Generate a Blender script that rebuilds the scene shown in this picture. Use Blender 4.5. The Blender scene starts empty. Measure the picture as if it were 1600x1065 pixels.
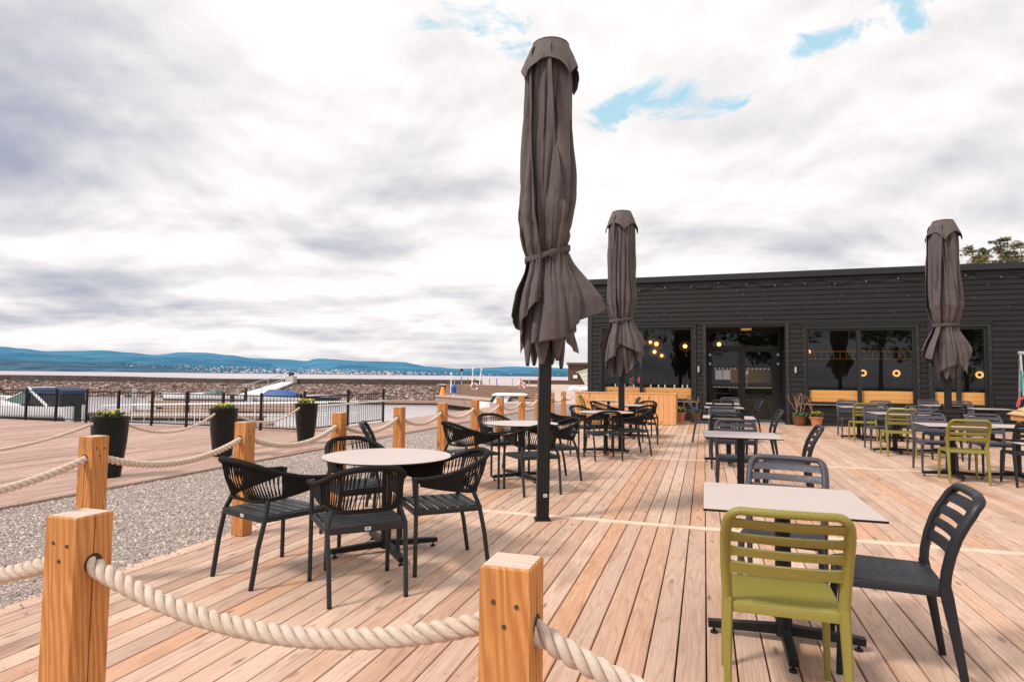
import bpy, math, random
from math import sin, cos, pi, radians, sqrt, atan2
from mathutils import Vector, Matrix, noise
random.seed(7)
sc = bpy.context.scene
COL = sc.collection

# ------------------------------------------------------------------ node helpers
def nmat(name):
    m = bpy.data.materials.new(name); m.use_nodes = True
    nt = m.node_tree; b = nt.nodes['Principled BSDF']
    return m, nt, b
def nd(nt, t, **k):
    n = nt.nodes.new(t)
    for a, v in k.items():
        if a in n.inputs: n.inputs[a].default_value = v
        else: setattr(n, a, v)
    return n
def lk(nt, a, b): nt.links.new(a, b)
def math_(nt, op, a, b=None, c=None, clamp=False):
    n = nt.nodes.new('ShaderNodeMath'); n.operation = op; n.use_clamp = clamp
    for i, v in enumerate((a, b, c)):
        if v is None: continue
        if isinstance(v, (int, float)): n.inputs[i].default_value = v
        else: nt.links.new(v, n.inputs[i])
    return n.outputs[0]
def mixc(nt, f, a, b, mode='MIX'):
    n = nt.nodes.new('ShaderNodeMix'); n.data_type = 'RGBA'; n.blend_type = mode
    for i, v in ((0, f), (6, a), (7, b)):
        if isinstance(v, (int, float)): n.inputs[i].default_value = v
        elif isinstance(v, (tuple, list)): n.inputs[i].default_value = (v[0], v[1], v[2], 1)
        else: nt.links.new(v, n.inputs[i])
    return n.outputs[2]
def ramp(nt, f, stops, interp='LINEAR'):
    n = nt.nodes.new('ShaderNodeValToRGB'); cr = n.color_ramp; cr.interpolation = interp
    while len(cr.elements) < len(stops): cr.elements.new(0.5)
    for e, (p, c) in zip(cr.elements, stops):
        e.position = p; e.color = (c[0], c[1], c[2], 1) if isinstance(c, (tuple, list)) else (c, c, c, 1)
    nt.links.new(f, n.inputs[0]); return n.outputs[0]
def mapr(nt, v, a, b, c=0., d=1., smooth=False):
    n = nt.nodes.new('ShaderNodeMapRange'); n.clamp = True
    if smooth: n.interpolation_type = 'SMOOTHSTEP'
    nt.links.new(v, n.inputs[0])
    for i, x in enumerate((a, b, c, d)): n.inputs[i+1].default_value = x
    return n.outputs[0]
def noise_(nt, vec, scale, detail=3, rough=.55, dist=0., dim='3D'):
    n = nt.nodes.new('ShaderNodeTexNoise'); n.noise_dimensions = dim
    n.inputs['Scale'].default_value = scale; n.inputs['Detail'].default_value = detail
    n.inputs['Roughness'].default_value = rough; n.inputs['Distortion'].default_value = dist
    if vec is not None: nt.links.new(vec, n.inputs['Vector'])
    return n.outputs[0]
def mapping(nt, vec, scale=(1,1,1), loc=(0,0,0), rot=(0,0,0)):
    n = nt.nodes.new('ShaderNodeMapping'); nt.links.new(vec, n.inputs[0])
    n.inputs['Scale'].default_value = scale; n.inputs['Location'].default_value = loc; n.inputs['Rotation'].default_value = rot
    return n.outputs[0]
def bump(nt, b, h, strength=.3, dist=.01):
    n = nt.nodes.new('ShaderNodeBump'); n.inputs['Strength'].default_value = strength; n.inputs['Distance'].default_value = dist
    nt.links.new(h, n.inputs['Height']); nt.links.new(n.outputs[0], b.inputs['Normal'])
def tcoord(nt, w='Object'): return nd(nt, 'ShaderNodeTexCoord').outputs[w]

def simple(name, col, rough=.5, metal=0., var=.15, scale=20., bmp=0., spec=.5, stretch=(1,1,1)):
    m, nt, b = nmat(name)
    v = mapping(nt, tcoord(nt), stretch)
    n = noise_(nt, v, scale, 4)
    c = mixc(nt, mapr(nt, n, .3, .7), tuple(x*(1-var) for x in col), tuple(min(1, x*(1+var)) for x in col))
    lk(nt, c, b.inputs['Base Color'])
    r = mapr(nt, noise_(nt, v, scale*.4, 3), .3, .7, max(0, rough-.08), min(1, rough+.1)); lk(nt, r, b.inputs['Roughness'])
    b.inputs['Metallic'].default_value = metal; b.inputs['Specular IOR Level'].default_value = spec
    if bmp: bump(nt, b, noise_(nt, v, scale*3, 3), bmp, .003)
    return m

def emis(name, col, s):
    m, nt, b = nmat(name)
    b.inputs['Base Color'].default_value = (*col, 1)
    b.inputs['Emission Color'].default_value = (*col, 1); b.inputs['Emission Strength'].default_value = s
    return m

# planks laid as real boards: UV 'grain' (metres, random offset), 'local' (0..1 across, metres along), attribute 'rnd'
def plank_mat(name, stops, rough=.62, dark=.5, screws=True, gscale=1.):
    m, nt, b = nmat(name)
    uv = nd(nt, 'ShaderNodeUVMap', uv_map='grain').outputs[0]
    uvl = nd(nt, 'ShaderNodeUVMap', uv_map='local').outputs[0]
    rnd = nd(nt, 'ShaderNodeAttribute', attribute_name='rnd')
    base = ramp(nt, rnd.outputs['Fac'], stops)
    fine = noise_(nt, mapping(nt, uv, (160*gscale, 3.2*gscale, 1)), 1., 4, .6)
    mid = noise_(nt, mapping(nt, uv, (24*gscale, .8*gscale, 1)), 1., 3, .55, .6)
    warp = noise_(nt, mapping(nt, uv, (7*gscale, .5*gscale, 1)), 1., 2, .5)
    ring = nt.nodes.new('ShaderNodeMath'); ring.operation = 'SINE'
    sx = nd(nt, 'ShaderNodeSeparateXYZ'); lk(nt, uv, sx.inputs[0])
    lk(nt, math_(nt, 'ADD', math_(nt, 'MULTIPLY', sx.outputs[0], 190*gscale), math_(nt, 'MULTIPLY', warp, 78)), ring.inputs[0])
    col = mixc(nt, mapr(nt, fine, .35, .75, 0, .55), base, mixc(nt, 1., base, (.48, .42, .38), 'MULTIPLY'))
    col = mixc(nt, mapr(nt, ring.outputs[0], .3, 1., 0, .42), col, mixc(nt, 1., base, (.66, .46, .36), 'MULTIPLY'))
    col = mixc(nt, mapr(nt, mid, .52, .8, 0, .6), col, mixc(nt, 1., base, (.72, .66, .62), 'MULTIPLY'))
    # knots
    vo = nt.nodes.new('ShaderNodeTexVoronoi'); vo.inputs['Scale'].default_value = 1.
    lk(nt, mapping(nt, uv, (9, 2.6, 1)), vo.inputs['Vector'])
    sel = math_(nt, 'GREATER_THAN', nd(nt, 'ShaderNodeSeparateColor').outputs[0], .38)
    sepc = [n for n in nt.nodes if n.type == 'SEPARATE_COLOR'][-1]; lk(nt, vo.outputs['Color'], sepc.inputs[0])
    k = math_(nt, 'MULTIPLY', mapr(nt, vo.outputs['Distance'], .05, .17, 1, 0), sel)
    col = mixc(nt, math_(nt, 'MULTIPLY', k, .75), col, (.16, .085, .045))
    # stains
    st = noise_(nt, mapping(nt, uv, (5, 1.3, 1)), 1., 4, .6)
    col = mixc(nt, mapr(nt, st, .54, .72, 0, .6), col, mixc(nt, 1., col, (.62, .55, .52), 'MULTIPLY'))
    co_ = tcoord(nt); dirt = noise_(nt, co_, .9, 6, .65, .5); dirt2 = noise_(nt, co_, 7, 5, .7)
    dm = math_(nt, 'MULTIPLY', mapr(nt, dirt, .42, .66, 0, 1), mapr(nt, dirt2, .35, .7, .2, 1))
    col = mixc(nt, math_(nt, 'MULTIPLY', dm, .38), col, mixc(nt, 1., col, (.60, .55, .54), 'MULTIPLY'))
    # dark end-checks and knot ticks
    tk = noise_(nt, mapping(nt, uv, (38, 9, 1)), 1., 2, .5, 1.5)
    col = mixc(nt, mapr(nt, tk, .70, .76, 0, .55), col, (.20, .11, .07))
    hgt = fine
    if screws:
        s2 = nd(nt, 'ShaderNodeSeparateXYZ'); lk(nt, uvl, s2.inputs[0])
        du = math_(nt, 'MULTIPLY', math_(nt, 'SUBTRACT', math_(nt, 'ABSOLUTE', math_(nt, 'SUBTRACT', s2.outputs[0], .5)), .3), .13)
        dv = math_(nt, 'MULTIPLY', math_(nt, 'SUBTRACT', math_(nt, 'FRACT', math_(nt, 'DIVIDE', s2.outputs[1], .6)), .5), .6)
        d = math_(nt, 'SQRT', math_(nt, 'ADD', math_(nt, 'MULTIPLY', du, du), math_(nt, 'MULTIPLY', dv, dv)))
        col = mixc(nt, mapr(nt, d, .0035, .0055, .85, 0), col, (.07, .05, .04))
    lk(nt, col, b.inputs['Base Color']); b.inputs['Roughness'].default_value = rough
    b.inputs['Specular IOR Level'].default_value = .35
    bump(nt, b, hgt, .35, .002)
    return m

def solid_wood(name, c1, c2, knot=(.12, .05, .02), axis='Z', rough=.5, sc_=1.):
    m, nt, b = nmat(name)
    oi = nd(nt, 'ShaderNodeObjectInfo')
    off = nd(nt, 'ShaderNodeVectorMath', operation='ADD'); lk(nt, tcoord(nt), off.inputs[0])
    sclr = nd(nt, 'ShaderNodeVectorMath', operation='SCALE'); sclr.inputs[0].default_value = (13, 7, 5); lk(nt, oi.outputs['Random'], sclr.inputs['Scale'])
    lk(nt, sclr.outputs[0], off.inputs[1]); v = off.outputs[0]
    st = {'Z': (1, 1, .06), 'X': (.06, 1, 1), 'Y': (1, .06, 1)}[axis]
    fine = noise_(nt, mapping(nt, v, tuple(s*sc_ for s in st)), 150, 3, .6)
    w = nt.nodes.new('ShaderNodeTexWave'); w.wave_type = 'BANDS'; w.bands_direction = 'DIAGONAL'
    w.inputs['Scale'].default_value = 26*sc_; w.inputs['Distortion'].default_value = 9; w.inputs['Detail'].default_value = 2; w.inputs['Detail Scale'].default_value = .8
    lk(nt, mapping(nt, v, {'Z': (1, 1, .1), 'X': (.1, 1, 1), 'Y': (1, .1, 1)}[axis]), w.inputs['Vector'])
    col = mixc(nt, w.outputs['Fac'], c1, c2)
    col = mixc(nt, mapr(nt, fine, .4, .75, 0, .45), col, tuple(x*.55 for x in c1))
    vo = nt.nodes.new('ShaderNodeTexVoronoi'); vo.inputs['Scale'].default_value = 7*sc_
    lk(nt, mapping(nt, v, {'Z': (1, 1, .5), 'X': (.5, 1, 1), 'Y': (1, .5, 1)}[axis]), vo.inputs['Vector'])
    sep = nd(nt, 'ShaderNodeSeparateColor'); lk(nt, vo.outputs['Color'], sep.inputs[0])
    k = math_(nt, 'MULTIPLY', mapr(nt, vo.outputs['Distance'], .08, .24, 1, 0), math_(nt, 'GREATER_THAN', sep.outputs[0], .4))
    col = mixc(nt, math_(nt, 'MULTIPLY', k, .7), col, knot)
    big = noise_(nt, v, 4, 3); col = mixc(nt, mapr(nt, big, .4, .7, 0, .35), col, tuple(x*.7 for x in c2))
    lk(nt, col, b.inputs['Base Color']); b.inputs['Roughness'].default_value = rough; b.inputs['Specular IOR Level'].default_value = .3
    bump(nt, b, fine, .25, .002)
    return m

# ------------------------------------------------------------------ materials
M = {}
M['deck'] = plank_mat('deck_boards', [(0, (.66, .39, .25)), (.15, (.58, .40, .31)), (.35, (.68, .475, .36)), (.6, (.74, .54, .42)), (.8, (.64, .45, .345)), (.92, (.70, .455, .32)), (1, (.66, .37, .22))])
M['seam'] = plank_mat('deck_cross_board', [(0, (.88, .68, .52)), (1, (.86, .64, .50))])
M['walk'] = plank_mat('boardwalk_boards', [(0, (.40, .25, .19)), (.3, (.62, .43, .36)), (.6, (.50, .33, .27)), (.8, (.56, .38, .31)), (1, (.34, .21, .17))], screws=False)
M['post'] = solid_wood('post_wood', (.46, .175, .05), (.64, .29, .095), rough=.68)
M['posttop'] = solid_wood('post_end_grain', (.62, .45, .36), (.7, .55, .46), axis='X')
M['boxwood'] = solid_wood('box_wood', (.70, .32, .12), (.86, .48, .22), sc_=.8)
M['inwood'] = solid_wood('bench_wood', (.95, .44, .13), (.98, .54, .20), axis='X', sc_=.5)
M['slatwood'] = solid_wood('lid_wood', (.72, .45, .22), (.8, .54, .3), axis='X', sc_=.7)
M['pierwood'] = solid_wood('pier_wood', (.33, .22, .17), (.42, .29, .23), sc_=.3)
M['brownwood'] = solid_wood('brown_wood', (.10, .055, .04), (.13, .075, .055), sc_=.3)
M['gap'] = simple('under_deck_dark', (.05, .025, .015), .9)
M['metal'] = simple('charcoal_metal', (.020, .021, .024), .45, 0, .15, 60, .05, .35)
M['black'] = simple('black_metal', (.007, .007, .008), .45, 0, .2, 50, .04, .3)
M['pole'] = simple('black_pole', (.006, .006, .007), .42, 0, .2, 30, .03, .35)
M['grey_pl'] = simple('grey_plastic', (.060, .058, .074), .5, 0, .12, 90, .12, .35)
M['dark_pl'] = simple('dark_plastic', (.014, .014, .019), .46, 0, .15, 90, .12, .35)
M['green_pl'] = simple('olive_plastic', (.235, .20, .036), .45, 0, .08, 80, .12)
M['corner'] = simple('steel', (.6, .6, .6), .3, .9, .05)
M['screw'] = simple('screw_steel', (.12, .10, .08), .45, .8)
M['tag'] = simple('white_tag', (.75, .72, .7), .5)
M['tagink'] = simple('tag_ink', (.05, .04, .04), .6)
M['white'] = simple('white_paint', (.78, .77, .76), .45, 0, .05, 8)
M['gel'] = simple('boat_white', (.8, .79, .78), .25, 0, .04, 3)
M['hull'] = simple('boat_dark_hull', (.015, .015, .02), .3)
M['navy'] = simple('navy_canvas', (.02, .05, .13), .8)
M['blackcan'] = simple('black_canvas', (.02, .02, .025), .8)
M['tarp'] = simple('blue_tarp', (.02, .08, .25), .6)
M['pot'] = simple('black_planter', (.006, .007, .007), .34, 0, .5, 6, .05, .3)
M['terra'] = simple('terracotta', (.50, .19, .10), .75, 0, .15, 12, .15)
M['rust'] = simple('glazed_brown_pot', (.16, .055, .03), .35, 0, .3, 9)
M['soil'] = simple('soil', (.06, .04, .03), .95, 0, .4, 60, .4)
M['leaf'] = simple('leaf', (.06, .11, .025), .6, 0, .4, 30)
M['yellow'] = simple('yellow_petal', (.62, .50, .05), .6, 0, .15, 60)
M['blue'] = simple('blue_petal', (.04, .06, .45), .6, 0, .3, 60)
M['twig'] = simple('twig', (.42, .24, .16), .8, 0, .3, 40)
M['concrete'] = simple('concrete', (.5, .46, .43), .85, 0, .12, 6, .2)
M['darkbank'] = simple('dark_bank', (.045, .03, .022), .95, 0, .5, 3, .3)
M['mat'] = simple('door_mat', (.30, .34, .36), .9, 0, .1, 60, .3)
M['roof'] = simple('roof_felt', (.05, .05, .055), .9)
M['frame'] = simple('window_frame', (.016, .018, .017), .4, .1, .1, 20)
M['brass'] = simple('brass', (.5, .25, .06), .35, .8)
M['cage'] = simple('lamp_cage', (.5, .28, .1), .6)
M['teal'] = simple('teal_hose', (.0, .32, .33), .45)
M['red'] = simple('red', (.6, .03, .03), .5)
M['orange'] = simple('orange', (.75, .25, .02), .5)
M['bluep'] = simple('blue_plastic', (.02, .07, .35), .4)
M['pink'] = simple('pink', (.7, .05, .16), .6)
M['skin'] = simple('skin', (.55, .32, .23), .5, 0, .06)
M['hair'] = simple('brown_hair', (.10, .05, .025), .6, 0, .3, 80)
M['jumper'] = simple('blue_jumper', (.03, .05, .22), .85, 0, .15, 60)
M['jeans'] = simple('dark_trousers', (.03, .035, .06), .85)
M['paper'] = simple('paper', (.75, .8, .85), .7, 0, .04)
M['alu'] = simple('aluminium', (.62, .64, .66), .32, .8, .08)
M['lamp'] = emis('lamp_glow', (1., .50, .15), 3.6)
M['ring'] = emis('ring_glow', (1., .50, .14), 1.3)
M['bulb'] = simple('bulb_glass', (.7, .68, .65), .2)
M['intwall'] = simple('interior_wall', (.035, .038, .034), .8)
M['intfloor'] = simple('interior_floor', (.10, .07, .05), .5)
M['glassdot'] = simple('glass_dots', (.85, .82, .8), .6)
M['bark'] = simple('bark', (.16, .09, .055), .9, 0, .3, 12, .3)
M['needle'] = simple('needles', (.10, .105, .035), .7, 0, .5, 2)
M['needle2'] = simple('needles_olive', (.17, .14, .05), .7, 0, .5, 2)

def m_top(name):
    m, nt, b = nmat(name)
    n = noise_(nt, tcoord(nt), 220, 3, .7); n2 = noise_(nt, tcoord(nt), 6, 3)
    c = mixc(nt, mapr(nt, n, .35, .65), (.49, .405, .375), (.60, .505, .47))
    c = mixc(nt, mapr(nt, n2, .4, .7, 0, .25), c, (.44, .37, .345))
    lk(nt, c, b.inputs['Base Color']); b.inputs['Roughness'].default_value = .42
    return m
M['top'] = m_top('laminate_top')

def m_cloth():
    m, nt, b = nmat('umbrella_fabric')
    uv = nd(nt, 'ShaderNodeUVMap', uv_map='UVMap').outputs[0]
    n = noise_(nt, tcoord(nt), 3.5, 4); f = noise_(nt, tcoord(nt), 700, 2)
    c = mixc(nt, mapr(nt, n, .3, .7), (.080, .060, .058), (.112, .086, .083))
    c = mixc(nt, mapr(nt, f, .35, .7, 0, .25), c, (.052, .040, .039))
    lk(nt, c, b.inputs['Base Color']); b.inputs['Roughness'].default_value = .72
    b.inputs['Specular IOR Level'].default_value = .35
    b.inputs['Sheen Weight'].default_value = .08
    w = noise_(nt, mapping(nt, tcoord(nt), (5, 5, 2.2)), 2.6, 6, .55, 1.2)
    bump(nt, b, w, .45, .03)
    return m
M['cloth'] = m_cloth()

def m_cord():
    m, nt, b = nmat('black_cord')
    n = noise_(nt, tcoord(nt), 300, 2)
    c = mixc(nt, n, (.006, .005, .005), (.022, .019, .018)); lk(nt, c, b.inputs['Base Color'])
    b.inputs['Roughness'].default_value = .85; b.inputs['Specular IOR Level'].default_value = .2
    bump(nt, b, n, .5, .003); return m
M['cord'] = m_cord()

def m_rope():
    m, nt, b = nmat('rope_fibre')
    uv = nd(nt, 'ShaderNodeUVMap', uv_map='UVMap').outputs[0]
    f = noise_(nt, mapping(nt, uv, (5, 160, 1)), 1., 4, .65)
    g = noise_(nt, tcoord(nt), 9, 3)
    c = mixc(nt, mapr(nt, f, .3, .7), (.50, .36, .27), (.90, .79, .69))
    c = mixc(nt, mapr(nt, g, .4, .65, 0, .4), c, (.66, .50, .38))
    lk(nt, c, b.inputs['Base Color']); b.inputs['Roughness'].default_value = .85; b.inputs['Specular IOR Level'].default_value = .2
    bump(nt, b, f, .9, .003); return m
M['rope'] = m_rope()

def m_gravel(name, cols, scale=62.):
    m, nt, b = nmat(name)
    co = tcoord(nt)
    vo = nt.nodes.new('ShaderNodeTexVoronoi'); vo.inputs['Scale'].default_value = scale; lk(nt, co, vo.inputs['Vector'])
    sep = nd(nt, 'ShaderNodeSeparateColor'); lk(nt, vo.outputs['Color'], sep.inputs[0])
    c = ramp(nt, sep.outputs[0], cols)
    c = mixc(nt, mapr(nt, vo.outputs['Distance'], .35, .75, 0, .75), c, (.10, .085, .08))
    big = noise_(nt, co, .55, 4); c = mixc(nt, mapr(nt, big, .4, .65, 0, .35), c, (.46, .36, .31))
    lk(nt, c, b.inputs['Base Color']); b.inputs['Roughness'].default_value = .9; b.inputs['Specular IOR Level'].default_value = .2
    bump(nt, b, math_(nt, 'MULTIPLY', vo.outputs['Distance'], -1), 1., .02); return m
GC = [(0, (.14, .11, .10)), (.25, (.41, .33, .295)), (.55, (.60, .49, .44)), (.85, (.76, .66, .60)), (1, (.26, .21, .195))]
M['gravel'] = m_gravel('gravel', GC)
M['stone'] = (lambda m: m)(simple('gravel_stone', (.46, .39, .36), .85, 0, .45, 25, .2))
def m_sand():
    m, nt, b = nmat('sand')
    co = tcoord(nt); n = noise_(nt, mapping(nt, co, (.25, 1, 1)), 1.2, 5, .6); f = noise_(nt, co, 30, 3)
    c = mixc(nt, mapr(nt, n, .35, .65), (.42, .31, .26), (.60, .49, .43)); c = mixc(nt, mapr(nt, f, .4, .7, 0, .3), c, (.34, .25, .2))
    lk(nt, c, b.inputs['Base Color']); b.inputs['Roughness'].default_value = .95; return m
M['sand'] = m_sand()

def m_water():
    m, nt, b = nmat('water')
    co = tcoord(nt)
    n = noise_(nt, mapping(nt, co, (1, 2.2, 1), rot=(0, 0, -.3)), 1.6, 4, .6); n2 = noise_(nt, mapping(nt, co, (.2, .5, 1), rot=(0, 0, -.3)), .4, 3)
    b.inputs['Base Color'].default_value = (.58, .54, .57, 1); b.inputs['Roughness'].default_value = .12  # pale base colour carries the reflection of bright clouds
    b.inputs['Specular IOR Level'].default_value = .6; b.inputs['IOR'].default_value = 1.33
    h = math_(nt, 'ADD', n, math_(nt, 'MULTIPLY', n2, .8)); bump(nt, b, h, .10, .3); return m
M['water'] = m_water()
def m_sea():
    m, nt, b = nmat('sea')
    co = tcoord(nt); n = noise_(nt, mapping(nt, co, (.01, .06, 1), rot=(0, 0, -.3)), 1., 4, .6)
    c = mixc(nt, mapr(nt, n, .3, .7), (.40, .34, .38), (.52, .45, .48)); lk(nt, c, b.inputs['Base Color'])
    b.inputs['Roughness'].default_value = .45; return m
M['sea'] = m_sea()

def m_hill(name, c1, c2, scale):
    m, nt, b = nmat(name)
    co = tcoord(nt); n = noise_(nt, mapping(nt, co, (1, 1, 3)), scale, 5, .65); n2 = noise_(nt, mapping(nt, co, (1, 1, 3)), scale*6, 4, .7)
    c = mixc(nt, mapr(nt, n, .35, .65), c1, c2); c = mixc(nt, mapr(nt, n2, .5, .72, 0, .3), c, tuple(x*.6 for x in c1))
    lk(nt, c, b.inputs['Base Color']); b.inputs['Roughness'].default_value = 1; b.inputs['Specular IOR Level'].default_value = 0; return m
M['hill_far'] = m_hill('far_hill_forest_haze', (.045, .150, .260), (.085, .225, .345), .0016)  # blue aerial haze is mixed into the base colours of all three hill layers
M['hill_mid'] = m_hill('middle_hill_forest_haze', (.030, .115, .205), (.070, .185, .285), .0026)
M['hill_near'] = m_hill('near_hill_forest_haze', (.028, .070, .120), (.085, .155, .215), .005)

def m_clad():
    m, nt, b = nmat('black_cladding')
    v = tcoord(nt)
    fine = noise_(nt, mapping(nt, v, (.9, 1, 22)), 6, 4, .6); big = noise_(nt, mapping(nt, v, (.5, 1, 4)), 1.4, 3)
    # one tone per board
    s = nd(nt, 'ShaderNodeSeparateXYZ'); lk(nt, v, s.inputs[0])
    row = math_(nt, 'FLOOR', math_(nt, 'DIVIDE', s.outputs[2], .145))
    wn = nt.nodes.new('ShaderNodeTexWhiteNoise'); wn.noise_dimensions = '1D'; lk(nt, row, wn.inputs['W'])
    c = mixc(nt, wn.outputs['Value'], (.009, .0082, .0088), (.018, .0165, .0175))
    c = mixc(nt, mapr(nt, fine, .4, .75, 0, .5), c, (.027, .024, .025)); c = mixc(nt, mapr(nt, big, .45, .7, 0, .4), c, (.007, .0065, .007))
    lk(nt, c, b.inputs['Base Color']); b.inputs['Roughness'].default_value = .6; b.inputs['Specular IOR Level'].default_value = .28
    bump(nt, b, fine, .3, .004); return m
M['clad'] = m_clad()

def m_glass():
    m = bpy.data.materials.new('window_glass'); m.use_nodes = True; nt = m.node_tree; nt.nodes.clear()
    out = nd(nt, 'ShaderNodeOutputMaterial'); mx = nd(nt, 'ShaderNodeMixShader')
    t = nd(nt, 'ShaderNodeBsdfTransparent'); t.inputs[0].default_value = (.90, .90, .87, 1)
    g = nd(nt, 'ShaderNodeBsdfGlossy'); g.inputs['Roughness'].default_value = .02; g.inputs['Color'].default_value = (.85, .9, .95, 1)
    lw = nd(nt, 'ShaderNodeLayerWeight'); lw.inputs[0].default_value = .5; f_ = math_(nt, 'ADD', math_(nt, 'MULTIPLY', math_(nt, 'POWER', lw.outputs['Facing'], 5.), .92), .045)
    n = noise_(nt, tcoord(nt), 1.2, 2); bp = nd(nt, 'ShaderNodeBump'); bp.inputs['Strength'].default_value = .02; lk(nt, n, bp.inputs['Height'])
    lk(nt, f_, mx.inputs[0]); lk(nt, t.outputs[0], mx.inputs[1]); lk(nt, g.outputs[0], mx.inputs[2]); lk(nt, mx.outputs[0], out.inputs[0]); return m
M['glass'] = m_glass()

def m_rock():
    m, nt, b = nmat('breakwater_rock')
    g = nd(nt, 'ShaderNodeAttribute', attribute_name='rnd')
    c = ramp(nt, g.outputs['Fac'], [(0, (.08, .055, .05)), (.35, (.18, .12, .105)), (.7, (.27, .19, .165)), (.92, (.42, .33, .30)), (1, (.55, .46, .43))])
    n = noise_(nt, tcoord(nt), 3, 4); c = mixc(nt, mapr(nt, n, .4, .7, 0, .5), c, (.12, .085, .07))
    lk(nt, c, b.inputs['Base Color']); b.inputs['Roughness'].default_value = .95; b.inputs['Specular IOR Level'].default_value = .1; return m
M['rock'] = m_rock()

# ------------------------------------------------------------------ mesh builder
class MB:
    def __init__(s): s.v = []; s.f = []; s.uv = {}; s.rnd = []; s.r = 0.
    def add(s, vs, fs):
        o = len(s.v); s.v += [tuple(p) for p in vs]; s.rnd += [s.r]*len(vs); s.f += [tuple(o+i for i in f) for f in fs]; return o
    def box(s, x0, x1, y0, y1, z0, z1, m=None, top=None):
        vs = [(x, y, z) for z in (z0, z1) for y in (y0, y1) for x in (x0, x1)]
        if m is not None: vs = [m @ Vector(p) for p in vs]
        s.add(vs, [(0, 2, 3, 1), (4, 5, 7, 6), (0, 1, 5, 4), (2, 6, 7, 3), (0, 4, 6, 2), (1, 3, 7, 5)]); return s
    def bbox(s, x0, x1, y0, y1, z0, z1, e=.005, m=None):
        # chamfered box
        vs = []; 
        for sz, z in ((0, z0), (1, z1)):
            for d, zz in (((e, z) if sz == 0 else (0, z-e)), ((0, z+e) if sz == 0 else (e, z))):
                vs += [(x0+d+e*0, y0+d, zz), (x1-d, y0+d, zz), (x1-d, y1-d, zz), (x0+d, y1-d, zz)]
        if m is not None: vs = [m @ Vector(p) for p in vs]
        fs = [(3, 2, 1, 0), (12, 13, 14, 15)]
        for k in range(3):
            for i in range(4): fs.append((k*4+i, k*4+(i+1) % 4, (k+1)*4+(i+1) % 4, (k+1)*4+i))
        s.add(vs, fs); return s
    def sweep(s, pts, dims, side=None, n=8, ex=2., caps=True, closed=False):
        """pts: path; dims: (w,h) or list; side: fixed width direction or None (round)"""
        N = len(pts); P = [Vector(p) for p in pts]; rings = []
        ref = Vector(side) if side is not None else None
        prev = None
        for i, p in enumerate(P):
            a = P[(i-1) % N] if (i > 0 or closed) else p; c = P[(i+1) % N] if (i < N-1 or closed) else p
            t = (c-a).normalized()
            if ref is not None:
                sd = ref - t*ref.dot(t)
                if sd.length < 1e-4: sd = t.orthogonal()
            else:
                if prev is None: sd = t.orthogonal() if abs(t.z) > .9 else t.cross(Vector((0, 0, 1)))
                else: sd = prev - t*prev.dot(t)
            sd = sd.normalized(); prev = sd; nn = t.cross(sd)
            d = dims[i] if isinstance(dims, list) else dims
            ring = []
            for k in range(n):
                an = 2*pi*(k+.5)/n; cx, sy = cos(an), sin(an)
                ux = math.copysign(abs(cx)**(2/ex), cx); uy = math.copysign(abs(sy)**(2/ex), sy)
                ring.append(p + sd*ux*d[0]/2 + nn*uy*d[1]/2)
            rings.append(ring)
        vs = [q for r in rings for q in r]; fs = []
        M_ = N if closed else N-1
        for i in range(M_):
            j = (i+1) % N
            for k in range(n): fs.append((i*n+k, i*n+(k+1) % n, j*n+(k+1) % n, j*n+k))
        if caps and not closed:
            fs.append(tuple(reversed(range(n)))); fs.append(tuple((N-1)*n+k for k in range(n)))
        s.add(vs, fs); return s
    def tube(s, pts, r, n=6, caps=True, closed=False): return s.sweep(pts, (2*r, 2*r), None, n, 2, caps, closed)
    def cyl(s, a, b, r0, r1=None, n=12):
        r1 = r0 if r1 is None else r1; return s.sweep([a, b], [(2*r0, 2*r0), (2*r1, 2*r1)], None, n)
    def lathe(s, prof, n=24, c=(0, 0, 0), caps=True):
        vs = [(c[0]+r*cos(2*pi*k/n), c[1]+r*sin(2*pi*k/n), c[2]+z) for r, z in prof for k in range(n)]
        fs = [(i*n+k, i*n+(k+1) % n, (i+1)*n+(k+1) % n, (i+1)*n+k) for i in range(len(prof)-1) for k in range(n)]
        if caps: fs.append(tuple(reversed(range(n)))); fs.append(tuple((len(prof)-1)*n+k for k in range(n)))
        s.add(vs, fs); return s
    def blob(s, c, r, sub=1, jit=.2, sq=(1, 1, 1)):
        t = (1+sqrt(5))/2
        V = [(-1, t, 0), (1, t, 0), (-1, -t, 0), (1, -t, 0), (0, -1, t), (0, 1, t), (0, -1, -t), (0, 1, -t), (t, 0, -1), (t, 0, 1), (-t, 0, -1), (-t, 0, 1)]
        F = [(0, 11, 5), (0, 5, 1), (0, 1, 7), (0, 7, 10), (0, 10, 11), (1, 5, 9), (5, 11, 4), (11, 10, 2), (10, 7, 6), (7, 1, 8), (3, 9, 4), (3, 4, 2), (3, 2, 6), (3, 6, 8), (3, 8, 9), (4, 9, 5), (2, 4, 11), (6, 2, 10), (8, 6, 7), (9, 8, 1)]
        V = [Vector(v).normalized() for v in V]
        for _ in range(sub):
            e = {}; F2 = []
            def mid(a, b):
                k = (min(a, b), max(a, b))
                if k not in e: e[k] = len(V); V.append((V[a]+V[b]).normalized())
                return e[k]
            for a, b, c_ in F:
                ab, bc, ca = mid(a, b), mid(b, c_), mid(c_, a); F2 += [(a, ab, ca), (b, bc, ab), (c_, ca, bc), (ab, bc, ca)]
            F = F2
        s.add([(c[0]+v.x*r*sq[0]*(1+random.uniform(-jit, jit)), c[1]+v.y*r*sq[1]*(1+random.uniform(-jit, jit)), c[2]+v.z*r*sq[2]*(1+random.uniform(-jit, jit))) for v in V], F); return s
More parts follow.
